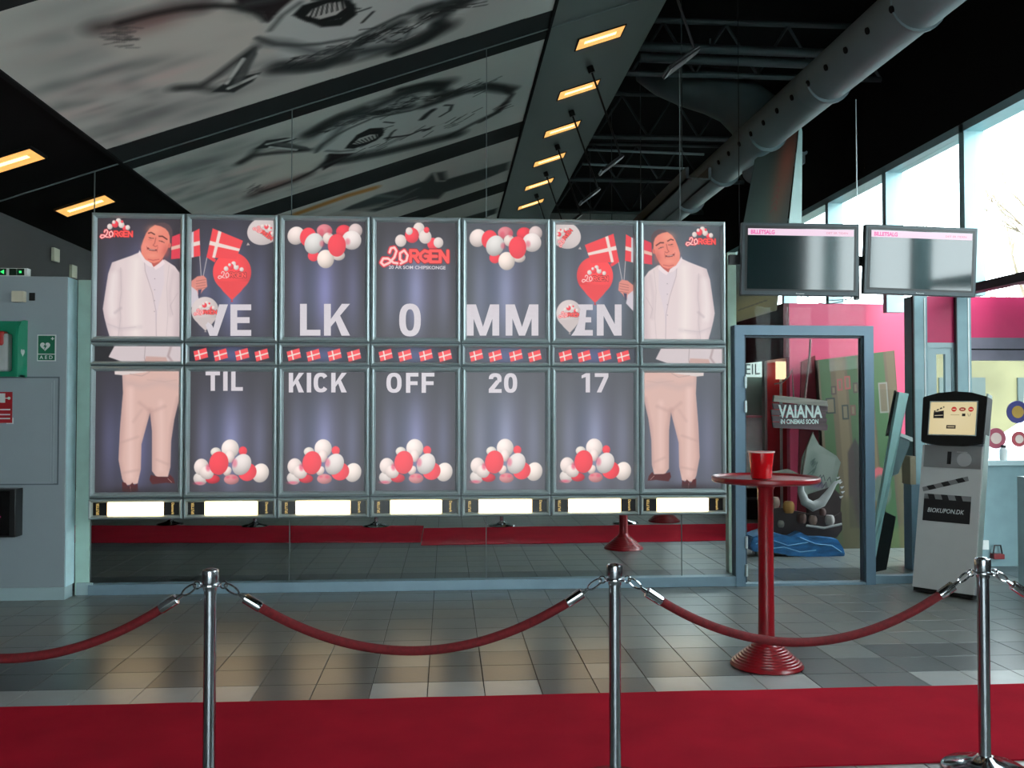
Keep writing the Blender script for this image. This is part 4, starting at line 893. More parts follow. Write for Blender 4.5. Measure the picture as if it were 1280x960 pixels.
# ------------------------------------------------------------------ kiosk
KX, KY = 4.045, 7.29
t = thing('ticket_kiosk', (KX, KY, 0), 'white self-service kiosk with black touchscreen head, leaning back', 'kiosk', rz=math.radians(-52), local=True)
lean = math.radians(11)
M_KW = mat('kiosk_white', (196, 196, 194), .4, 0, .03); Mk = Matrix.Rotation(-lean, 4, 'X') @ Matrix.Diagonal((1.06, 1, 1.055, 1))
def kb(fn, name, m, smooth=False, parent=None):
    b = MB(); fn(b); 
    for v in b.bm.verts: v.co = Mk @ v.co
    return b.build(name, m, parent or t, smooth)
kb(lambda b: b.box(-.235, 0, .04, .235, .09, 1.18, bevel=.006), 'body', M_KW)
kb(lambda b: b.box(-.225, .005, 0.012, .225, .2, .04), 'plinth', M_BLACK)
kb(lambda b: b.box(.228, .006, .1, .242, .1, 1.6, bevel=.004), 'side_panel', mat('kiosk_side', (190, 205, 200), .3))
kb(lambda b: b.box(-.215, -.004, 1.0, .225, .002, 1.18), 'reader_plate', mat('kiosk_plate', (150, 150, 150), .35, .4))
def bez(b):
    P = [(-.24, 1.2), (-.1, 1.175), (.1, 1.175), (.24, 1.2), (.25, 1.57), (.13, 1.605), (0, 1.615), (-.13, 1.605), (-.25, 1.57)]
    b.prism([(x, -.03, z) for x, z in P], (0, .12, 0)); bmesh.ops.bevel(b.bm, geom=[e for e in b.bm.edges], offset=.006, segments=2, affect='EDGES')
kb(bez, 'screen_bezel', M_BLACK)
kb(lambda b: b.frame(-.187, 1.255, .187, 1.535, [(0, -.03), (0, -.036), (.008, -.036), (.008, -.03)]), 'screen_trim', M_ALU)
P = Paint(100, 76, 2.2, (226, 208, 158)); P.glow(50, 40, 60, 45, (236, 220, 176), .8)
P.poly([(8, 24), (30, 20), (31, 38), (8, 38)], (20, 20, 20)); P.poly([(8, 21), (30, 10), (31, 13), (9, 24)], (30, 30, 30))
for k in range(3): P.poly([(11 + 7 * k, 19 - 3.3 * k), (14 + 7 * k, 17.6 - 3.3 * k), (15 + 7 * k, 20.5 - 3.3 * k), (12 + 7 * k, 22 - 3.3 * k)], (220, 205, 160))
for k, x in enumerate((52, 70, 88)): P.ell(x, 17, 5.6 if k != 1 else 7, 5.6 if k != 1 else 4.5, (196, 36, 34) if k != 1 else (150, 50, 40), 0, .6); P.poly([(x - 3.5, 16), (x + 3.5, 16), (x + 3.5, 18.4), (x - 3.5, 18.4)], (235, 200, 170))
P.line([(46, 30), (64, 30)], 1, (150, 140, 100)); P.poly([(70, 27), (77, 27), (77, 33), (70, 33)], (20, 20, 20)); P.line([(82, 27), (84, 33)], .8, (90, 90, 80)); P.line([(88, 27), (86, 33)], .8, (90, 90, 80))
P.poly([(38, 54), (58, 54), (58, 62), (38, 62)], (24, 24, 26)); P.line([(41, 58), (55, 58)], 2, (220, 200, 160)); P.line([(11, 32), (28, 31)], 1.6, (210, 200, 170))
def kfn(u, v):
    x = (-.179 + u * .358) * 1.06; z = (1.527 - v * .264) * 1.055; y = np.full(u.shape, -.0345)
    c0, s0 = math.cos(-lean), math.sin(-lean); return np.stack([x, y * c0 - z * s0, y * s0 + z * c0], 1)
P.mesh('screen', kfn, attr_mat('touchscreen', True, .2, .85), t)
M_DECAL = mat('black_decal', (28, 28, 30), .5)
kb(lambda b: b.box(-.03, -.008, 1.03, .0, -.003, 1.13), 'card_slot', M_DECAL)
kb(lambda b: (b.box(.04, -.007, 1.125, .12, -.003, 1.133), b.tube([(.10, -.007, 1.07), (.10, -.0045, 1.07)], .055, 24)), 'ticket_slot', mat('slot_grey', (178, 176, 176), .4))
kb(lambda b: b.box(-.19, -.003, .57, .17, -.0002, .745), 'clapperboard_decal', M_DECAL)
for k in range(3):
    x = -.15 + k * .105; kb(lambda b: b.prism([(x, -.0045, .745), (x + .05, -.0045, .745), (x + .035, -.0045, .785), (x - .015, -.0045, .785)], (0, .003, 0)), 'clapper_stripe', M_DECAL)
    c0, s0 = math.cos(.3), math.sin(.3); x2 = .05 + k * .115
    kb(lambda b: b.prism([(-.2 + u * c0 - v * s0, -.0045, .80 + u * s0 + v * c0) for u, v in ((x2, 0), (x2 + .055, 0), (x2 + .04, .036), (x2 - .015, .036))], (0, .003, 0)), 'clapper_stripe', M_DECAL)
kb(lambda b: (b.box(-.19, -.003, .745, .17, -.0006, .785), b.prism([(-.2 + u * math.cos(.3) - v * math.sin(.3), -.003, .80 + u * math.sin(.3) + v * math.cos(.3)) for u, v in ((0, 0), (.36, 0), (.36, .036), (0, .036))], (0, .0024, 0))), 'clapper_bars', mat('grey_decal', (130, 130, 130), .5))
o = fit_text('BIOKUPON.DK', -.155, .125, .64, .675, -.0042, 'lettering', M_WHITE, t, .01, italic=.2)
for v in o.data.vertices: v.co = Mk @ v.co
# ------------------------------------------------------------------ monitors on a rail
def monitor(x0, x1, zb, zt, rz, roll, label, seed):
    cx, cz = (x0 + x1) / 2, (zb + zt) / 2; W = x1 - x0; H = zt - zb
    t = thing('wall_monitor', (cx, 7.42, cz), label, 'monitor', 'flat screens hung above the glass door', rz=rz, local=True); t.rotation_euler = (math.radians(2), roll, rz)
    MB().box(-W / 2, 0, -H / 2, W / 2, .06, H / 2, bevel=.006).build('housing', mat('monitor_grey', (52, 62, 66), .35, .2), t)
    MB().box(-W / 2 + .025, -.003, -H / 2 + .035, W / 2 - .025, .002, H / 2 - .025).build('inner_bezel', M_BLACK, t)
    MB().box(-W / 2 + .045, -.006, -H / 2 + .052, W / 2 - .045, -.002, H / 2 - .045).build('screen', mat('screen_glass', (16, 34, 36), .08, 0, .02, spec=.9), t)
    MB().box(-W / 2 + .047, -.0075, H / 2 - .105, W / 2 - .05, -.0055, H / 2 - .05).build('title_strip', emis('pink_title_strip', (238, 206, 226), 1.0), t)
    fit_text('BILLETSALG', -W / 2 + .07, -W / 2 + .27, H / 2 - .097, H / 2 - .062, -.0085, 'lettering', emis('magenta_title', (235, 80, 165), 1), t, .04, local=True)
    fit_text('DET ER TIDEN', W / 2 - .28, W / 2 - .1, H / 2 - .087, H / 2 - .072, -.0085, 'lettering', emis('pink_small_title', (220, 130, 160), 1), t, .01, local=True)
    fit_text('Panasonic', -.035, .035, -H / 2 + .012, -H / 2 + .022, -.0075 + .003, 'maker_lettering', M_WHITE, t, .01, local=True)
    MB().box(-.12, .06, -.12, .12, .085, .12).build('bracket', M_BLACK, t); return t
monitor(2.44, 3.425, 2.47, 3.072, math.radians(-2.0), math.radians(.6), 'left flat screen above the glass door, screen mostly dark', 1)
monitor(3.487, 4.45, 2.482, 3.062, math.radians(-1.0), math.radians(1.6), 'right flat screen in front of the tall windows', 2)
t = thing('monitor_rail', (3.4, 7.54, 2.8), 'black rail carrying both flat screens', 'rail')
MB().box(2.36, 7.51, 2.74, 4.35, 7.55, 2.82).build('rail_bar', M_BLACK, t); MB().box(3.44, 7.505, 2.45, 3.475, 7.545, 3.05).build('upright', M_BLACK, t)
MB().tube([(3.47, 7.53, 3.04), (3.47, 7.53, 4.16)], .004, 6).build('suspension_cable', M_ALU, t)
MB().tube([(2.45, 7.53, 2.8), (2.45, 7.53, 5.9)], .003, 6).build('suspension_cable', M_MATBLACK, t)
for k, (a, b_, s) in enumerate(((2.95, 3.4, .06), (3.0, 3.45, .03))):
    q = [(a + (b_ - a) * i / 12, 7.47, 2.47 - 4 * s * (i / 12) * (1 - i / 12)) for i in range(13)]
    tag(MB().tube(q, .004, 6).build('hanging_cable', M_BLACK), 'thin black cable %s under the left flat screen' % ('sagging lowest' if k == 0 else 'hanging higher'), 'cable')
# ------------------------------------------------------------------ open roof at the right
M_DUCT = mat('grey_duct_metal', (104, 118, 122), .5, .2, .1, scale=2)
M_STL = mat('dark_steelwork', (50, 57, 59), .55, .2, .1)
t = thing('air_duct', (3.3, 9, 4.3), 'long round perforated air duct running along the right side', 'air duct')
MB().tube([(3.27, -4.5, 4.32), (3.27, 17, 4.42)], .2, 28).build('pipe', M_DUCT, t, True)
for y in (4.6, 6.1, 7.6, 9.1, 10.6, 12.1): MB().tube([(3.27, y, 4.355), (3.27, y + .03, 4.355)], .206, 28).build('joint_band', M_DUCT, t, True)
for k in range(22):
    y = 5.0 + k * .37; zc = 4.35 + y * .004; a = math.radians(200)
    p = Vector((3.27 + .2 * math.cos(a), y, zc + .2 * math.sin(a))); d = Vector((math.cos(a), 0, math.sin(a)))
    MB().tube([p - d * .01, p + d * .012], .026, 12).build('nozzle', M_MATBLACK, t)
t = thing('curved_branch_duct', (3, 8.8, 4.8), 'thick curved duct branching off to the left, under the dark roof', 'air duct')
pts = [at(808, 84, 11.0), at(830, 98, 10.9), at(858, 108, 10.8), at(888, 114, 10.7), at(918, 124, 10.6), at(944, 146, 10.4), at(958, 180, 10.2), at(955, 215, 10.0)]
MB().tube(pts, [.2, .22, .24, .27, .3, .32, .3, .24], 20).build('pipe', mat('dark_duct', (70, 78, 80), .5, .2, .1), t, True)
MB().tube([pts[3], pts[3] + Vector((0, 0, 1.2))], .012, 8).build('hanger', M_STL, t)
t = thing('cable_tray', (2.4, 11, 3.8), 'long straight cable tray left of the round duct', 'cable tray')
b = MB(); b.box(2.28, 8.6, 3.72, 2.31, 16, 3.84); b.box(2.5, 8.6, 3.72, 2.53, 16, 3.84); b.box(2.28, 8.6, 3.72, 2.53, 16, 3.735); b.build('tray_channel', M_STL, t)
for k in range(4): MB().tube([(2.4, 9.2 + 2 * k, 3.84), (2.4, 9.2 + 2 * k, 5.9)], .006, 6).build('hanger', M_STL, t)
for k, y in enumerate((10.0, 12.4, 14.8, 17.2, 5.2, 7.0)):
    t = thing('roof_truss', (3.4, y, 5.4), ['nearest roof truss beyond the glass, crossing the dark roof', 'second roof truss beyond the glass', 'third roof truss, seen low between the spotlight rods', 'farthest roof truss just over the light boxes', 'roof truss overhead before the glass', 'roof truss just before the glass, top right'][k], 'roof truss', 'steel roof trusses')
    MB().tube([(1.98, y, 5.25), (4.9, y, 5.25)], .035, 8).build('bottom_chord', M_STL, t); MB().tube([(1.98, y, 5.85), (4.9, y, 5.85)], .035, 8).build('top_chord', M_STL, t)
    for i in range(8):
        xa = 2.05 + i * .355; za, zb = (5.27, 5.83) if i % 2 == 0 else (5.83, 5.27)
        MB().tube([(xa, y, za), (xa + .355, y, zb)], .018, 6).build('diagonal', M_STL, t)
for k, (px, py, Y, xb) in enumerate(((800, 58, 9.6, 1040), (800, 72, 9.7, 1040))):
    a_ = at(px, py, Y); b__ = at(xb, py + 9, Y)
    tag(MB().tube([a_, b__], .05, 12).build('cross_pipe', M_STL, None, True), 'grey pipe crossing under the dark roof, %s' % ('upper of two' if k == 0 else 'lower of two'), 'pipe', 'cross pipes under the roof')
for k, (a_, b__) in enumerate(((at(735, 187, 13.5), at(880, 193, 13.5)), (at(728, 205, 14.5), at(860, 211, 14.5)))):
    tag(MB().tube([a_, b__], .02, 8).build('roof_purlin', mat('light_steel', (118, 132, 134), .5, .2), None), 'thin light steel bar across the dark roof, %s' % ('upper' if k == 0 else 'lower'), 'steel bar')
# ------------------------------------------------------------------ window wall on the right
M_MUL = mat('window_frame_teal', (150, 182, 186), .4, .1, .04)
ms = [8.40 + 1.56 * k for k in range(-4, 8)]
w1 = struct(thing('window_1', (XR, 8, 2.7), None, None))
for y in ms:
    if y > 8.0: MB().box(XR, y - .05, 2.6, XR + .2, y + .04, 4.25, bevel=.004).build('mullion', M_MUL, w1)
    else: MB().box(XR, y - .05, .95 if y > 6.75 else 2.0, XR + .2, y + .04, 4.25, bevel=.004).build('mullion', M_MUL, w1)
MB().box(XR, 1.0, 4.17, XR + .2, Y1, 4.25).build('head_frame', M_MUL, w1)
MB().box(XR, 7.0, 2.62, XR + .12, 8.5, 2.7).build('transom', mat('dark_transom', (60, 50, 58), .4), w1)
MB().box(XR, 6.75, .95, XR + .12, 7.3, 1.01).build('transom', M_MUL, w1)
MB().box(XR + .1, 1.0, 2.0, XR + .108, ms[0] - .05, 4.17).build('pane', M_WGLASS, w1)
for a_, b__ in zip(ms, ms[1:]):
    MB().box(XR + .1, a_ + .04, 2.0 if b__ < 7.4 else 2.7, XR + .108, b__ - .05, 4.17).build('pane', M_WGLASS, w1)
# ------------------------------------------------------------------ porch with low wall, seen under the right screen
VY = 8.6
wp = struct(thing('window_2', (5.5, VY, 0), None, None))
MB().box(5.36, 4.5, 2.72, 8.5, 8.45, 2.8).build('canopy', M_MUL, wp)  # added out of view to block sky light over the porch
MB().box(7.0, 4.5, -.15, 7.1, 8.45, 2.72).build('canopy_side', M_MUL, wp)  # unseen side of the added blocker, keeps daylight off the porch
MB().box(5.06, VY, 0, 6.6, VY + .12, .98).build('low_wall', mat('teal_low_wall', (120, 150, 156), .45), wp)
MB().box(5.04, VY - .1, .98, 6.6, VY + .14, 1.03, bevel=.006).build('sill_board', M_CABS, wp)
MB().box(5.06, VY, 2.22, 6.6, VY + .1, 2.62).build('magenta_fascia', M_MAG, wp)
MB().box(5.06, VY - .01, 2.0, 6.6, VY + .1, 2.22).build('header', mat('grey_purple_header', (112, 108, 122), .5), wp)
MB().box(5.06, VY - .018, 2.10, 6.6, VY - .01, 2.112).build('header_joint', M_MATBLACK, wp)
MB().box(5.08, VY + .03, 1.03, 6.6, VY + .036, 2.0).build('pane', M_WGLASS, wp)
for x, w_ in ((4.93, .14), (4.50, .13)):
    b = MB(); b.box(x, VY - .05, 0, x + w_, VY + .15, 2.62, bevel=.004); b.build('column', mat('column_teal', (120, 148, 154), .35, .2), wp)
    MB().box(x - .012, VY - .05, 0, x - .001, VY - .02, 2.62).build('shadow_gasket', M_BLACK, wp)  # dark line along the column's left edge
    MB().box(x + w_ - .035, VY - .056, 0, x + w_ - .022, VY - .048, 2.6).build('edge_strip', M_WHITE, wp)  # white strip stands in for the reflection along the column edge
MB().box(4.65, VY, 2.17, 4.925, VY + .06, 2.62).build('magenta_fascia', M_MAG, wp)
MB().box(4.64, VY + .0, 0, 4.93, VY + .05, 1.5).build('side_panel', M_CABS, wp)
b = MB(); b.frame(4.64, 1.2, 4.95, 2.17, [(0, VY + .05), (0, VY), (.05, VY), (.05, VY + .012), (.11, VY + .012), (.11, VY + .05)]); b.build('side_frame', M_CABS, wp)
MB().box(4.74, VY + .04, 1.3, 4.86, VY + .045, 2.07).build('pane', M_WGLASS, wp)
o = small_box('wall_socket', 0, 0, .06, .09, 0, .02, M_WHITE, 'white socket on the low teal wall behind the right stanchion', 'socket'); o.location = at(1231, 681, VY)
t = thing('wall_basket', at(1244, 690, VY), 'small red and black basket hanging on the low teal wall', 'basket')
p = t.location
MB().box(p.x - .055, VY - .07, p.z - .06, p.x + .055, VY, p.z - .01, bevel=.008).build('bin', mat('dark_red_plastic', (120, 20, 28), .4), t)
MB().tube([(p.x - .045, VY - .04, p.z - .01), (p.x - .03, VY - .04, p.z + .07), (p.x + .03, VY - .04, p.z + .07), (p.x + .045, VY - .04, p.z - .01)], .008, 8).build('handle', M_BLACK, t, True)
# round toy stickers on the porch window
for k, (px, py, r, ca, cb, l) in enumerate(((1247, 548, .1, (165, 70, 90), (214, 190, 180), 'red round sticker with a white centre on the porch window'), (1224, 556, .085, (70, 90, 190), (120, 200, 210), 'blue square-cornered sticker low on the porch window'),
                                         (1274, 515, .11, (60, 60, 130), (190, 150, 60), 'dark blue round sticker at the right edge of the porch window'), (1276, 549, .075, (180, 70, 80), (230, 210, 200), 'small red sticker at the right edge below the dark blue one'))):
    q = at(px, py, VY - .005); t = thing('window_sticker', q, l, 'sticker', 'coloured window stickers')
    MB().tube([(q.x, VY + .02, q.z), (q.x, VY + .028, q.z)], r, 24 if k != 1 else 8).build('outer_ring', mat('sticker_a%d' % k, ca, .5), t)
    MB().tube([(q.x, VY + .016, q.z), (q.x, VY + .021, q.z)], r * .55, 20 if k != 1 else 8).build('inner_disc', mat('sticker_b%d' % k, cb, .5), t)
q = at(1252, 558, VY); t = thing('white_container', (q.x, VY - .03, 1.03), 'small white container with black top on the porch window sill', 'container')
MB().lathe([(0, 0), (.035, 0), (.035, .1), (.02, .12), (0, .12)], (q.x, VY - .03, 1.03), 16).build('body', M_WHITE, t, True); MB().lathe([(0, .12), (.022, .12), (.022, .145), (0, .145)], (q.x, VY - .03, 1.03), 14).build('lid', M_BLACK, t)
# ------------------------------------------------------------------ things behind the glass door
struct(MB().box(3.97, 10.4, 0, 5.6, 10.5, 2.75).build('wall_pink', M_PINK))
struct(MB().box(3.9, 10.4, 2.12, 3.97, 13.5, 2.75).build('wall_maroon', M_MAROON))
b = MB(); a0, a1 = at(940, 385, 12.5), at(994, 366, 12.5)
struct(MB().box(3.55, 12.4, 2.0, 4.0, 12.5, 2.85).build('wall_lintel', M_MAROON))
t = thing('doorway_portal', (3.9, 12, 0), 'grey portal frame of a far doorway, left inside the glass door', 'door frame')
p1, p2 = at(986, 428, 11.8), at(994, 428, 11.8)
MB().box(p1.x, 11.75, 0, p2.x, 11.85, p1.z).build('jamb', mat('portal_grey', (120, 110, 108), .5), t)
p3, p4 = at(954, 440, 11.8), at(957, 440, 11.8)
MB().box(p3.x, 11.75, 0, p4.x, 11.85, p3.z).build('jamb', MATS['portal_grey'], t)
a_, b__ = at(932, 441, 11.8), at(994, 428, 11.8); MB().prism([(a_.x, 11.75, a_.z), (b__.x, 11.75, b__.z), (b__.x, 11.75, b__.z + .05), (a_.x, 11.75, a_.z + .05)], (0, .1, 0)).build('head', MATS['portal_grey'], t)
p5 = at(957, 445, 12.8); p6 = at(988, 430, 12.8)
struct(MB().box(p5.x, 12.75, 0, p6.x + .1, 12.85, 2.6).build('wall_red', mat('red_wall_paint', (196, 50, 58), .5)))
q = at(958, 446, 12.7); q2 = at(981, 453, 12.7)
tag(MB().box(q.x, 12.66, q2.z, q2.x, 12.76, q.z).build('notice_board', mat('pale_pink_panel', (205, 165, 160), .5)), 'pale horizontal blank board on the far red wall', 'board')
q = at(970, 452, 12.6); q2 = at(981, 474, 12.6); t = thing('wall_lamp', (q.x, 12.6, q2.z), 'lit lamp on a slender stand before the far red wall', 'lamp')
MB().box(q.x, 12.55, q2.z, q2.x, 12.62, q.z).build('shade', emis('lamp_shade_glow', (255, 226, 180), 1.3), t)
MB().box((q.x + q2.x) / 2 - .015, 12.57, 0, (q.x + q2.x) / 2 + .015, 12.6, q2.z).build('stand', M_WHITE, t)
qa, qb = at(926, 445, 14.0), at(954, 600, 14.0)
struct(MB().box(qa.x - .1, 14.0, 0, qb.x + .1, 14.1, 2.9).build('wall_grey', mat('pale_green_wall', (150, 165, 155), .6)))
t = thing('lit_sign', at(943, 460, 13.9), 'bright white sign panel far behind the door, top left', 'sign')
q, q2 = at(930, 448, 13.9), at(954, 471, 13.9); MB().box(q.x, 13.86, q2.z, q2.x, 14.0, q.z).build('panel', emis('lit_sign_face', (214, 236, 232), 1.0), t)
q, q2 = at(932, 455, 13.85), at(950, 468, 13.85); fit_text('EIL', q.x, q2.x, q2.z, q.z, 13.85, 'lettering', mat('sign_letters', (90, 120, 120), .5), t, .0)
t = thing('white_counter', at(940, 655, 13), 'white counter end far behind the glass door', 'counter')
q, q2 = at(928, 522, 13), at(952, 612, 13); MB().box(q.x, 12.9, q2.z, q2.x, 13.4, q.z).build('front', M_WHITE, t); MB().box(q.x, 12.85, q.z, q2.x + .03, 13.4, q.z + .03).build('top', mat('rosy_top', (190, 120, 130), .5), t)
t = thing('dark_seat', (at(940, 640, 12.6).x, 12.6, 0), 'dark low seat far behind the glass door, left', 'seat')
q, q2 = at(926, 612, 12.6), at(960, 648, 12.6); MB().box(q.x, 12.4, q2.z, q2.x, 12.8, q.z - .12, bevel=.03).build('cushion', M_BLACK, t); MB().box(q.x, 12.75, q2.z, q2.x, 12.85, q.z, bevel=.03).build('backrest', M_BLACK, t); MB().box(q.x + .02, 12.45, 0, q2.x - .02, 12.75, q2.z).build('plinth', M_BLACK, t)
# pale column between light boxes and door
q = at(913, 650, 8.5); t = thing('pale_column', (q.x, 8.5, 0), 'slim pale column in the gap between light boxes and door', 'column')
MB().box(at(908, 500, 8.5).x, 8.45, 0, at(919, 500, 8.5).x, 8.55, 3.0, bevel=.004).build('shaft', mat('pale_green_column', (190, 208, 190), .5), t)
# striped display board leaning against the pink wall
bd = thing('striped_display_board', at(1075, 722, 9.9), 'green and brown striped display board with little picture frames, behind the door', 'display board')
P = Paint(120, 280, 1.3, (84, 68, 46))
for x, wd, c_ in ((2, 16, (52, 78, 40)), (26, 14, (98, 82, 56)), (44, 16, (50, 76, 40)), (66, 14, (104, 88, 60)), (82, 20, (48, 84, 40)), (106, 12, (90, 78, 50))): P.poly([(x, 0), (x + wd, 0), (x + wd + 6, 280), (x + 6, 280)], c_, 2)
for (x, y, w_, h_, c_) in ((22, 45, 8, 12, (60, 40, 34)), (32, 38, 8, 16, (140, 60, 60)), (44, 36, 9, 18, (150, 60, 60)), (56, 44, 8, 14, (60, 40, 34)), (16, 66, 14, 22, (26, 34, 28)), (38, 76, 10, 20, (26, 34, 28)), (50, 74, 8, 14, (90, 50, 44)), (98, 60, 14, 40, (120, 118, 108))):
    P.poly([(x - w_ / 2, y - h_ / 2), (x + w_ / 2, y - h_ / 2), (x + w_ / 2, y + h_ / 2), (x - w_ / 2, y + h_ / 2)], c_, .8); P.poly([(x - w_ / 2 + 2, y - h_ / 2 + 2), (x + w_ / 2 - 2, y - h_ / 2 + 2), (x + w_ / 2 - 2, y + h_ / 2 - 2), (x - w_ / 2 + 2, y + h_ / 2 - 2)], (96, 84, 62), .8)
P.poly([(38, 130), (50, 112), (60, 130), (64, 230), (34, 230)], (44, 28, 28), 3, .8); P.ell(84, 165, 12, 15, (190, 84, 90), 0, 2); P.ell(86, 180, 14, 20, (84, 96, 84), 0, 3)
P.poly([(0, 200), (40, 190), (60, 280), (0, 280)], (72, 66, 36), 8, .7); P.poly([(60, 240), (120, 220), (120, 280), (50, 280)], (96, 96, 48), 8, .6)
tl, tr, br, bl = at(1022, 450, 10.1), at(1118, 438, 10.1), at(1138, 716, 9.75), at(1036, 704, 9.75)
def quad_fn(tl, tr, br, bl):
    A = [np.array(v) for v in (tl, tr, br, bl)]
    return lambda u, v: (A[0] * (1 - u)[:, None] + A[1] * u[:, None]) * (1 - v)[:, None] + (A[3] * (1 - u)[:, None] + A[2] * u[:, None]) * v[:, None]
P.mesh('printed_face', quad_fn(tl, tr, br, bl), M_BOARD, bd)
MB().prism([Vector(p) + Vector((0, .06, 0)) for p in (tl, tr, br, bl)], (0, .03, 0)).build('board', mat('brown_board', (60, 45, 32), .7), bd)
# dark red strip panel between
tag(MB().prism([at(1002, 452, 10.25), at(1019, 444, 10.25), at(1040, 690, 10.25), at(996, 690, 10.25)], (0, .03, 0)).build('red_strip_board', mat('deep_red_board', (120, 22, 36), .6)), 'narrow dark red board beside the striped display', 'board')
# film standee: sign, sails, hull, wave
st = thing('film_standee', (3.55, 9.45, 0), 'boat-shaped cardboard film display with hanging wooden title sign and blue wave foot', 'standee')
SY = 9.4
def flat(pts, Y, name, m, d=.02, parent=st): return MB().prism([at(x, y, Y) for x, y in pts], (0, d, 0)).build(name, m, parent)
M_WOOD = mat('weathered_planks', (96, 76, 80), .7, 0, .25, scale=3, stretch=(1, 1, 12)); M_WOODL = mat('grey_top_plank', (140, 132, 124), .7, 0, .2, scale=3, stretch=(1, 1, 12))
flat([(967, 502), (968, 494), (1000, 497), (1034, 501), (1035, 508), (1000, 505)], SY - .06, 'top_plank', M_WOODL, .05)
for k in range(4):
    y0_, y1_ = 504 + k * 7.9, 511 + k * 7.9; xo = (1, -1, 0, 1)[k]
    flat([(965 + xo, y0_), (1034 + xo, y0_ + 3), (1033 + xo, y1_ + 3.5), (966 + xo, y1_)], SY - .04, 'plank', M_WOOD, .03)
M_TITLE = mat('title_white', (222, 230, 226), .5)
def mfit(s, x0, y0, x1, y1, Y, b_, nm='lettering'):
    A, B_ = at(x0, y0, Y), at(x1, y1, Y); return fit_text(s, A.x, B_.x, B_.z, A.z, Y, nm, M_TITLE, st, b_)
mfit('VAIANA', 973, 506, 1028, 522.5, SY - .046, .03)
mfit('IN CINEMAS SOON', 976, 524, 1023, 530, SY - .046, .03); mfit('DISNEY', 997, 504.0, 1009, 506.4, SY - .05, 0.0)
MB().tube([at(1013, 424, SY), at(1012, 445, SY), at(1009, 470, SY), at(1006, 498, SY)], .012, 8).build('hanging_rope', mat('rope_hemp', (120, 100, 96), .9, 0, .3, scale=60), st, True)
MB().tube([at(968, 480, SY), at(978, 478, SY), at(986, 470, SY), at(990, 462, SY), at(992, 498, SY)], .009, 8).build('hanging_rope', MATS['rope_hemp'], st, True)
P = Paint(60, 80, 2, (146, 150, 142)); P.glow(15, 40, 12, 40, (96, 108, 102), .8)
rs = np.random.RandomState(5)
for k in range(12): x, y = 6 + rs.rand() * 14, 14 + rs.rand() * 50; P.line([(x, y), (x + 6, y - 8), (x + 3, y + 4)], 1.6, (70, 84, 80), 1, .7)
for k in range(9): x, y = 30 + rs.rand() * 22, 50 + rs.rand() * 22; P.line([(x, y), (x + 4, y - 9), (x + 9, y + 2)], 1.4, (60, 56, 66), 1, .8)
P.glow(30, 68, 14, 8, (110, 70, 120), .6)
sl = [(1016, 541), (1024, 556), (1046, 570), (1051, 578), (1044, 604), (1030, 626), (1004, 628), (1000, 606), (1003, 572)]
flat(sl, SY + .06, 'sail', mat('sail_cloth', (140, 145, 137), .8, 0, .15), .02)
P.mesh('sail_pattern', quad_fn(at(1009, 562, SY + .055), at(1045, 572, SY + .055), at(1036, 616, SY + .055), at(1004, 610, SY + .055)), M_BOARD, st)
MB().tube([at(1016, 540, SY + .05), at(1008, 560, SY + .05), at(1003, 590, SY + .05), at(1001, 612, SY + .05)], .01, 8).build('mast', mat('mast_wood', (90, 80, 70), .7), st, True)
# hull with pale bone prow and barrels
M_HULL = mat('dark_hull_wood', (58, 42, 42), .7, 0, .3, scale=6)
flat([(962, 640), (970, 634), (1000, 640), (1040, 648), (1052, 640), (1053, 662), (1046, 672), (968, 668), (960, 655)], SY + .02, 'hull', M_HULL, .14)
flat([(1010, 618), (1040, 608), (1052, 620), (1050, 645), (1012, 648)], SY + .05, 'stern', M_HULL, .08)
MB().tube([at(1001, 596, SY - .03), at(1001, 614, SY - .04), at(1006, 627, SY - .05), at(1016, 633, SY - .06), at(1027, 628, SY - .05), at(1036, 616, SY - .04), at(1044, 604, SY - .03), at(1051, 600, SY - .02)], [.02, .035, .05, .055, .05, .035, .02, .008], 12).build('bone_prow', mat('bone_white', (150, 148, 148), .6), st, True)
for k, (px, py) in enumerate(((1046, 598), (1049, 604), (1051, 610), (1052, 616), (1050, 622))): MB().tube([at(px, py, SY), at(px + 4, py - 2, SY)], [.014, .002], 6).build('prow_spike', MATS['bone_white'], st)
for k, (px, py, r, c_) in enumerate(((968, 628, .055, (130, 100, 90)), (986, 634, .06, (150, 104, 50)), (1002, 648, .05, (100, 70, 64)), (1016, 650, .045, (120, 92, 84)), (1037, 650, .05, (150, 140, 138)), (976, 655, .035, (130, 120, 112)), (1028, 640, .035, (90, 60, 58)))):
    q = at(px, py, SY - .03); b = MB(); b.lathe([(0, -r), (r * .7, -r), (r * .98, -r * .4), (r, 0), (r * .98, r * .4), (r * .7, r), (0, r)], q, 14); b.build('barrel', mat('barrel_%d' % k, c_, .7, 0, .3, scale=12), st, True)
MB().tube([at(1008, 657, SY - .08), at(1030, 660, SY - .08), at(1052, 655, SY - .08)], .012, 8).build('pale_rail', MATS['bone_white'], st)
flat([(966, 590), (985, 586), (998, 592), (998, 602), (966, 604)], SY + .08, 'small_plank', M_WOODL)
mfit('COME SOON', 975, 603, 997, 607, SY - .02, 0)
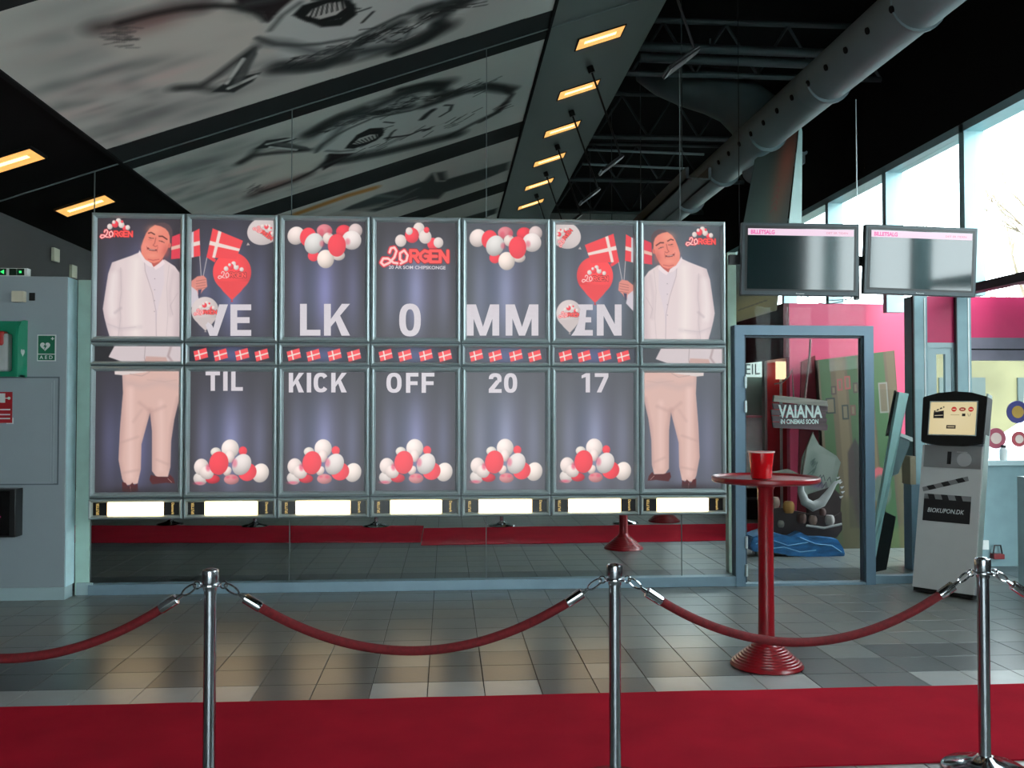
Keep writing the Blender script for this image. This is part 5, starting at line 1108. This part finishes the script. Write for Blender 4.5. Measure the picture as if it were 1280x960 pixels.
# wave foot
b = MB(); top = [(938, 682), (941, 672), (952, 668), (962, 664), (975, 668), (988, 672), (1001, 665), (1012, 672), (1030, 672), (1047, 674), (1055, 686), (1057, 694)]
bot = [(1055, 696), (1020, 697), (985, 695), (960, 688), (942, 690)]
b.prism([at(x, y, SY - .12) for x, y in top + bot], (0, .3, 0)); bmesh.ops.bevel(b.bm, geom=[e for e in b.bm.edges], offset=.01, segments=2, affect='EDGES')
b.build('wave_base', mat('blue_wave', (42, 104, 158), .45, 0, .45, scale=7, stretch=(1, 1, 3)), st, True)
b = MB()
for pth in (((945, 680), (962, 674), (985, 682), (1010, 678)), ((1000, 672), (1020, 680), (1040, 682), (1052, 690)), ((950, 687), (980, 684), (1000, 690), (1020, 688))): b.tube([at(x, y, SY - .125) for x, y in pth], .006, 6)
b.build('wave_crest', mat('pale_blue_crest', (110, 165, 205), .5), st, True)
MB().box(at(945, 690, SY).x, SY + .02, 0, at(1050, 690, SY).x, SY + .12, at(1000, 690, SY).z + .02).build('plinth', mat('grey_plinth', (70, 72, 74), .7), st)
# leaning boards right of the door
M_LB = mat('pale_teal_board', (150, 185, 182), .45)
t = thing('leaning_display_side', at(1112, 712, 8.15), 'tall slanted pale-edged display side leaning beside the kiosk', 'display stand')
MB().prism([at(1124, 490, 8.35), at(1136, 492, 8.35), at(1106, 640, 8.1), at(1091, 716, 8.05), at(1089, 690, 8.05)], (0, .05, 0)).build('pale_edge', M_LB, t)
MB().prism([at(1119, 488, 8.42), at(1124, 491, 8.42), at(1112, 545, 8.42), at(1108, 545, 8.42)], (0, .02, 0)).build('black_edge', M_BLACK, t)
MB().prism([at(1125, 541, 8.3), at(1137, 546, 8.3), at(1137, 556, 8.3), at(1123, 592, 8.3), at(1114, 596, 8.3), at(1118, 570, 8.3)], (0, .1, 0)).build('grey_bracket', mat('bracket_grey', (92, 112, 116), .4), t)
MB().prism([at(1103, 638, 8.12), at(1120, 646, 8.12), at(1108, 712, 8.12), at(1090, 716, 8.12)], (0, .08, 0)).build('black_foot', M_BLACK, t)
MB().prism([at(1125, 541, 8.28), at(1141, 547, 8.28), at(1141, 552, 8.28), at(1125, 545, 8.28)], (0, .1, 0)).build('white_cap', M_WHITE, t)
t = thing('small_side_table', at(1138, 700, 8.5), 'narrow blue-grey stand half hidden left of the kiosk', 'stand')
MB().box(at(1136, 600, 8.5).x, 8.45, 0, at(1150, 600, 8.5).x, 8.6, at(1140, 605, 8.5).z).build('body', mat('blue_grey', (108, 130, 145), .5), t)
MB().box(at(1134, 600, 8.5).x, 8.44, at(1140, 605, 8.5).z, at(1141, 600, 8.5).x, 8.6, at(1140, 570, 8.5).z).build('wooden_block', mat('pale_wood', (150, 132, 108), .6), t)
# ------------------------------------------------------------------ hanging banner by the screens
hb = thing('hanging_banner', at(950, 300, 8.9), 'dark film banner with orange glow hanging behind the left flat screen', 'banner')
P = Paint(62, 240, 1.4, (30, 40, 36)); P.glow(50, 40, 16, 50, (128, 48, 26), .85); P.glow(42, 90, 12, 40, (112, 56, 30), .7); P.glow(20, 110, 22, 60, (34, 58, 48), .7); P.glow(30, 225, 60, 34, (106, 88, 44), .95); P.glow(30, 196, 24, 10, (60, 40, 24), .6)
for k in range(5): P.line([(36 + k % 2, 70 + 8 * k), (42, 66 + 8 * k), (44, 72 + 8 * k)], 1.6, (96, 30, 20), .8, .8)
for k in range(7): P.line([(14 + 5 * k, 224 - k * .3), (17 + 5 * k, 223)], 2, (60, 48, 28), .8, .8)
tl, tr, br, bl = at(944, 199, 9.45), at(999, 152, 9.45), at(971, 388, 9.3), at(906, 407, 9.3)
P.mesh('printed_face', quad_fn(tl, tr, br, bl), M_BOARD, hb)
MB().prism([Vector(p) + Vector((0, .002, 0)) for p in (tl, tr, br, bl)], (0, .012, 0)).build('backing', M_MATBLACK, hb)
MB().prism([at(1000, 150, 9.47), at(1003, 165, 9.47), at(1002, 290, 9.47), at(985, 290, 9.47)], (0, .012, 0)).build('pale_edge', mat('pale_edge_card', (205, 225, 222), .5), hb)
MB().tube([at(999, 152, 9.455), at(999, 100, 9.455)], .004, 6).build('cord', M_BLACK, hb)
q = ax(1006, 198, 4.88); t = thing('security_camera', q, 'small grey camera fixed to the dark wall above the windows', 'camera')
MB().box(4.72, q.y - .12, q.z - .1, 4.84, q.y + .06, q.z + .06, bevel=.01).build('body', M_CABS, t); MB().tube([(4.8, q.y - .03, q.z), (4.9, q.y - .03, q.z + .08)], .02, 8).build('arm', M_CABS, t)
# ------------------------------------------------------------------ outdoors
M_GRD = mat('pale_asphalt', (84, 84, 80), .9, 0, .15, scale=.5)
struct(MB().box(6.7, -30, -.3, 60, 80, -.15).build('ground', M_GRD))
bl_ = thing('far_building', (18, 28, -.15), 'low cream building seen through the porch window', 'building')
MB().box(11, 26, -.15, 30, 34, 3.3).build('wall', mat('cream_render', (112, 108, 78), .8, 0, .2, scale=1), bl_)
MB().box(10.8, 25.8, 3.3, 30.2, 34.2, 3.5).build('roof', mat('grey_roof', (90, 94, 96), .7), bl_)
for k in range(7): MB().box(12 + 2.4 * k, 25.95, 1.0, 13.4 + 2.4 * k, 26.0, 2.4).build('window', mat('far_window', (60, 74, 72), .5), bl_)
def tree(x, y, h, label, seed):
    rs = random.Random(seed); t = thing('bare_tree', (x, y, -.15), label, 'tree', 'bare trees outside'); m = mat('tree_bark', (175, 160, 140), .9, 0, .2)
    MB().tube([(x, y, -.15), (x + .1, y, h * .35), (x + .05, y + .1, h * .6)], [.18, .13, .09], 8).build('trunk', m, t, True)
    b = MB()
    def br(p, d, L, r, n):
        e = p + d * L; b.tube([p, (p + e) / 2 + Vector((rs.random() - .5, rs.random() - .5, rs.random() * .4)) * L * .15, e], [r, r * .8, r * .5], 5)
        if n:
            for _ in range(3): br(e, (d + Vector((rs.random() - .5, rs.random() - .5, rs.random() * .5)) * 1.4).normalized(), L * .68, r * .5, n - 1)
    for k in range(5): br(Vector((x + .05, y + .1, h * (.35 + .06 * k))), Vector((math.cos(k * 1.3), math.sin(k * 1.3), .8)).normalized(), h * .2, .06, 3)
    b.build('branches', m, t)
tree(14.5, 22, 8, 'bare tree outside, seen faintly at the right edge', 2); tree(10.5, 13, 6.5, 'bare tree outside beyond the porch', 5)
cr = thing('parked_car', (12.8, 18, -.15), 'parked pale car seen through the porch window', 'car')
b = MB(); b.prism([(11.2, 17.2, .15), (15.2, 17.2, .15), (15.2, 17.2, .75), (14.4, 17.2, .85), (13.8, 17.2, 1.25), (12.3, 17.2, 1.28), (11.6, 17.2, .85), (11.2, 17.2, .75)], (0, 1.6, 0)); b.build('body', mat('silver_paint', (150, 155, 160), .3, .4), cr)
MB().prism([(12.0, 17.19, .88), (14.1, 17.19, .88), (13.7, 17.19, 1.18), (12.4, 17.19, 1.2)], (0, .02, 0)).build('side_window', M_BLACK, cr)
for x in (12.0, 14.4): MB().tube([(x, 17.15, .17), (x, 17.35, .17)], .32, 18).build('wheel', M_BLACK, cr)
for o in D.objects:
    if '_local' in o: del o['_local']
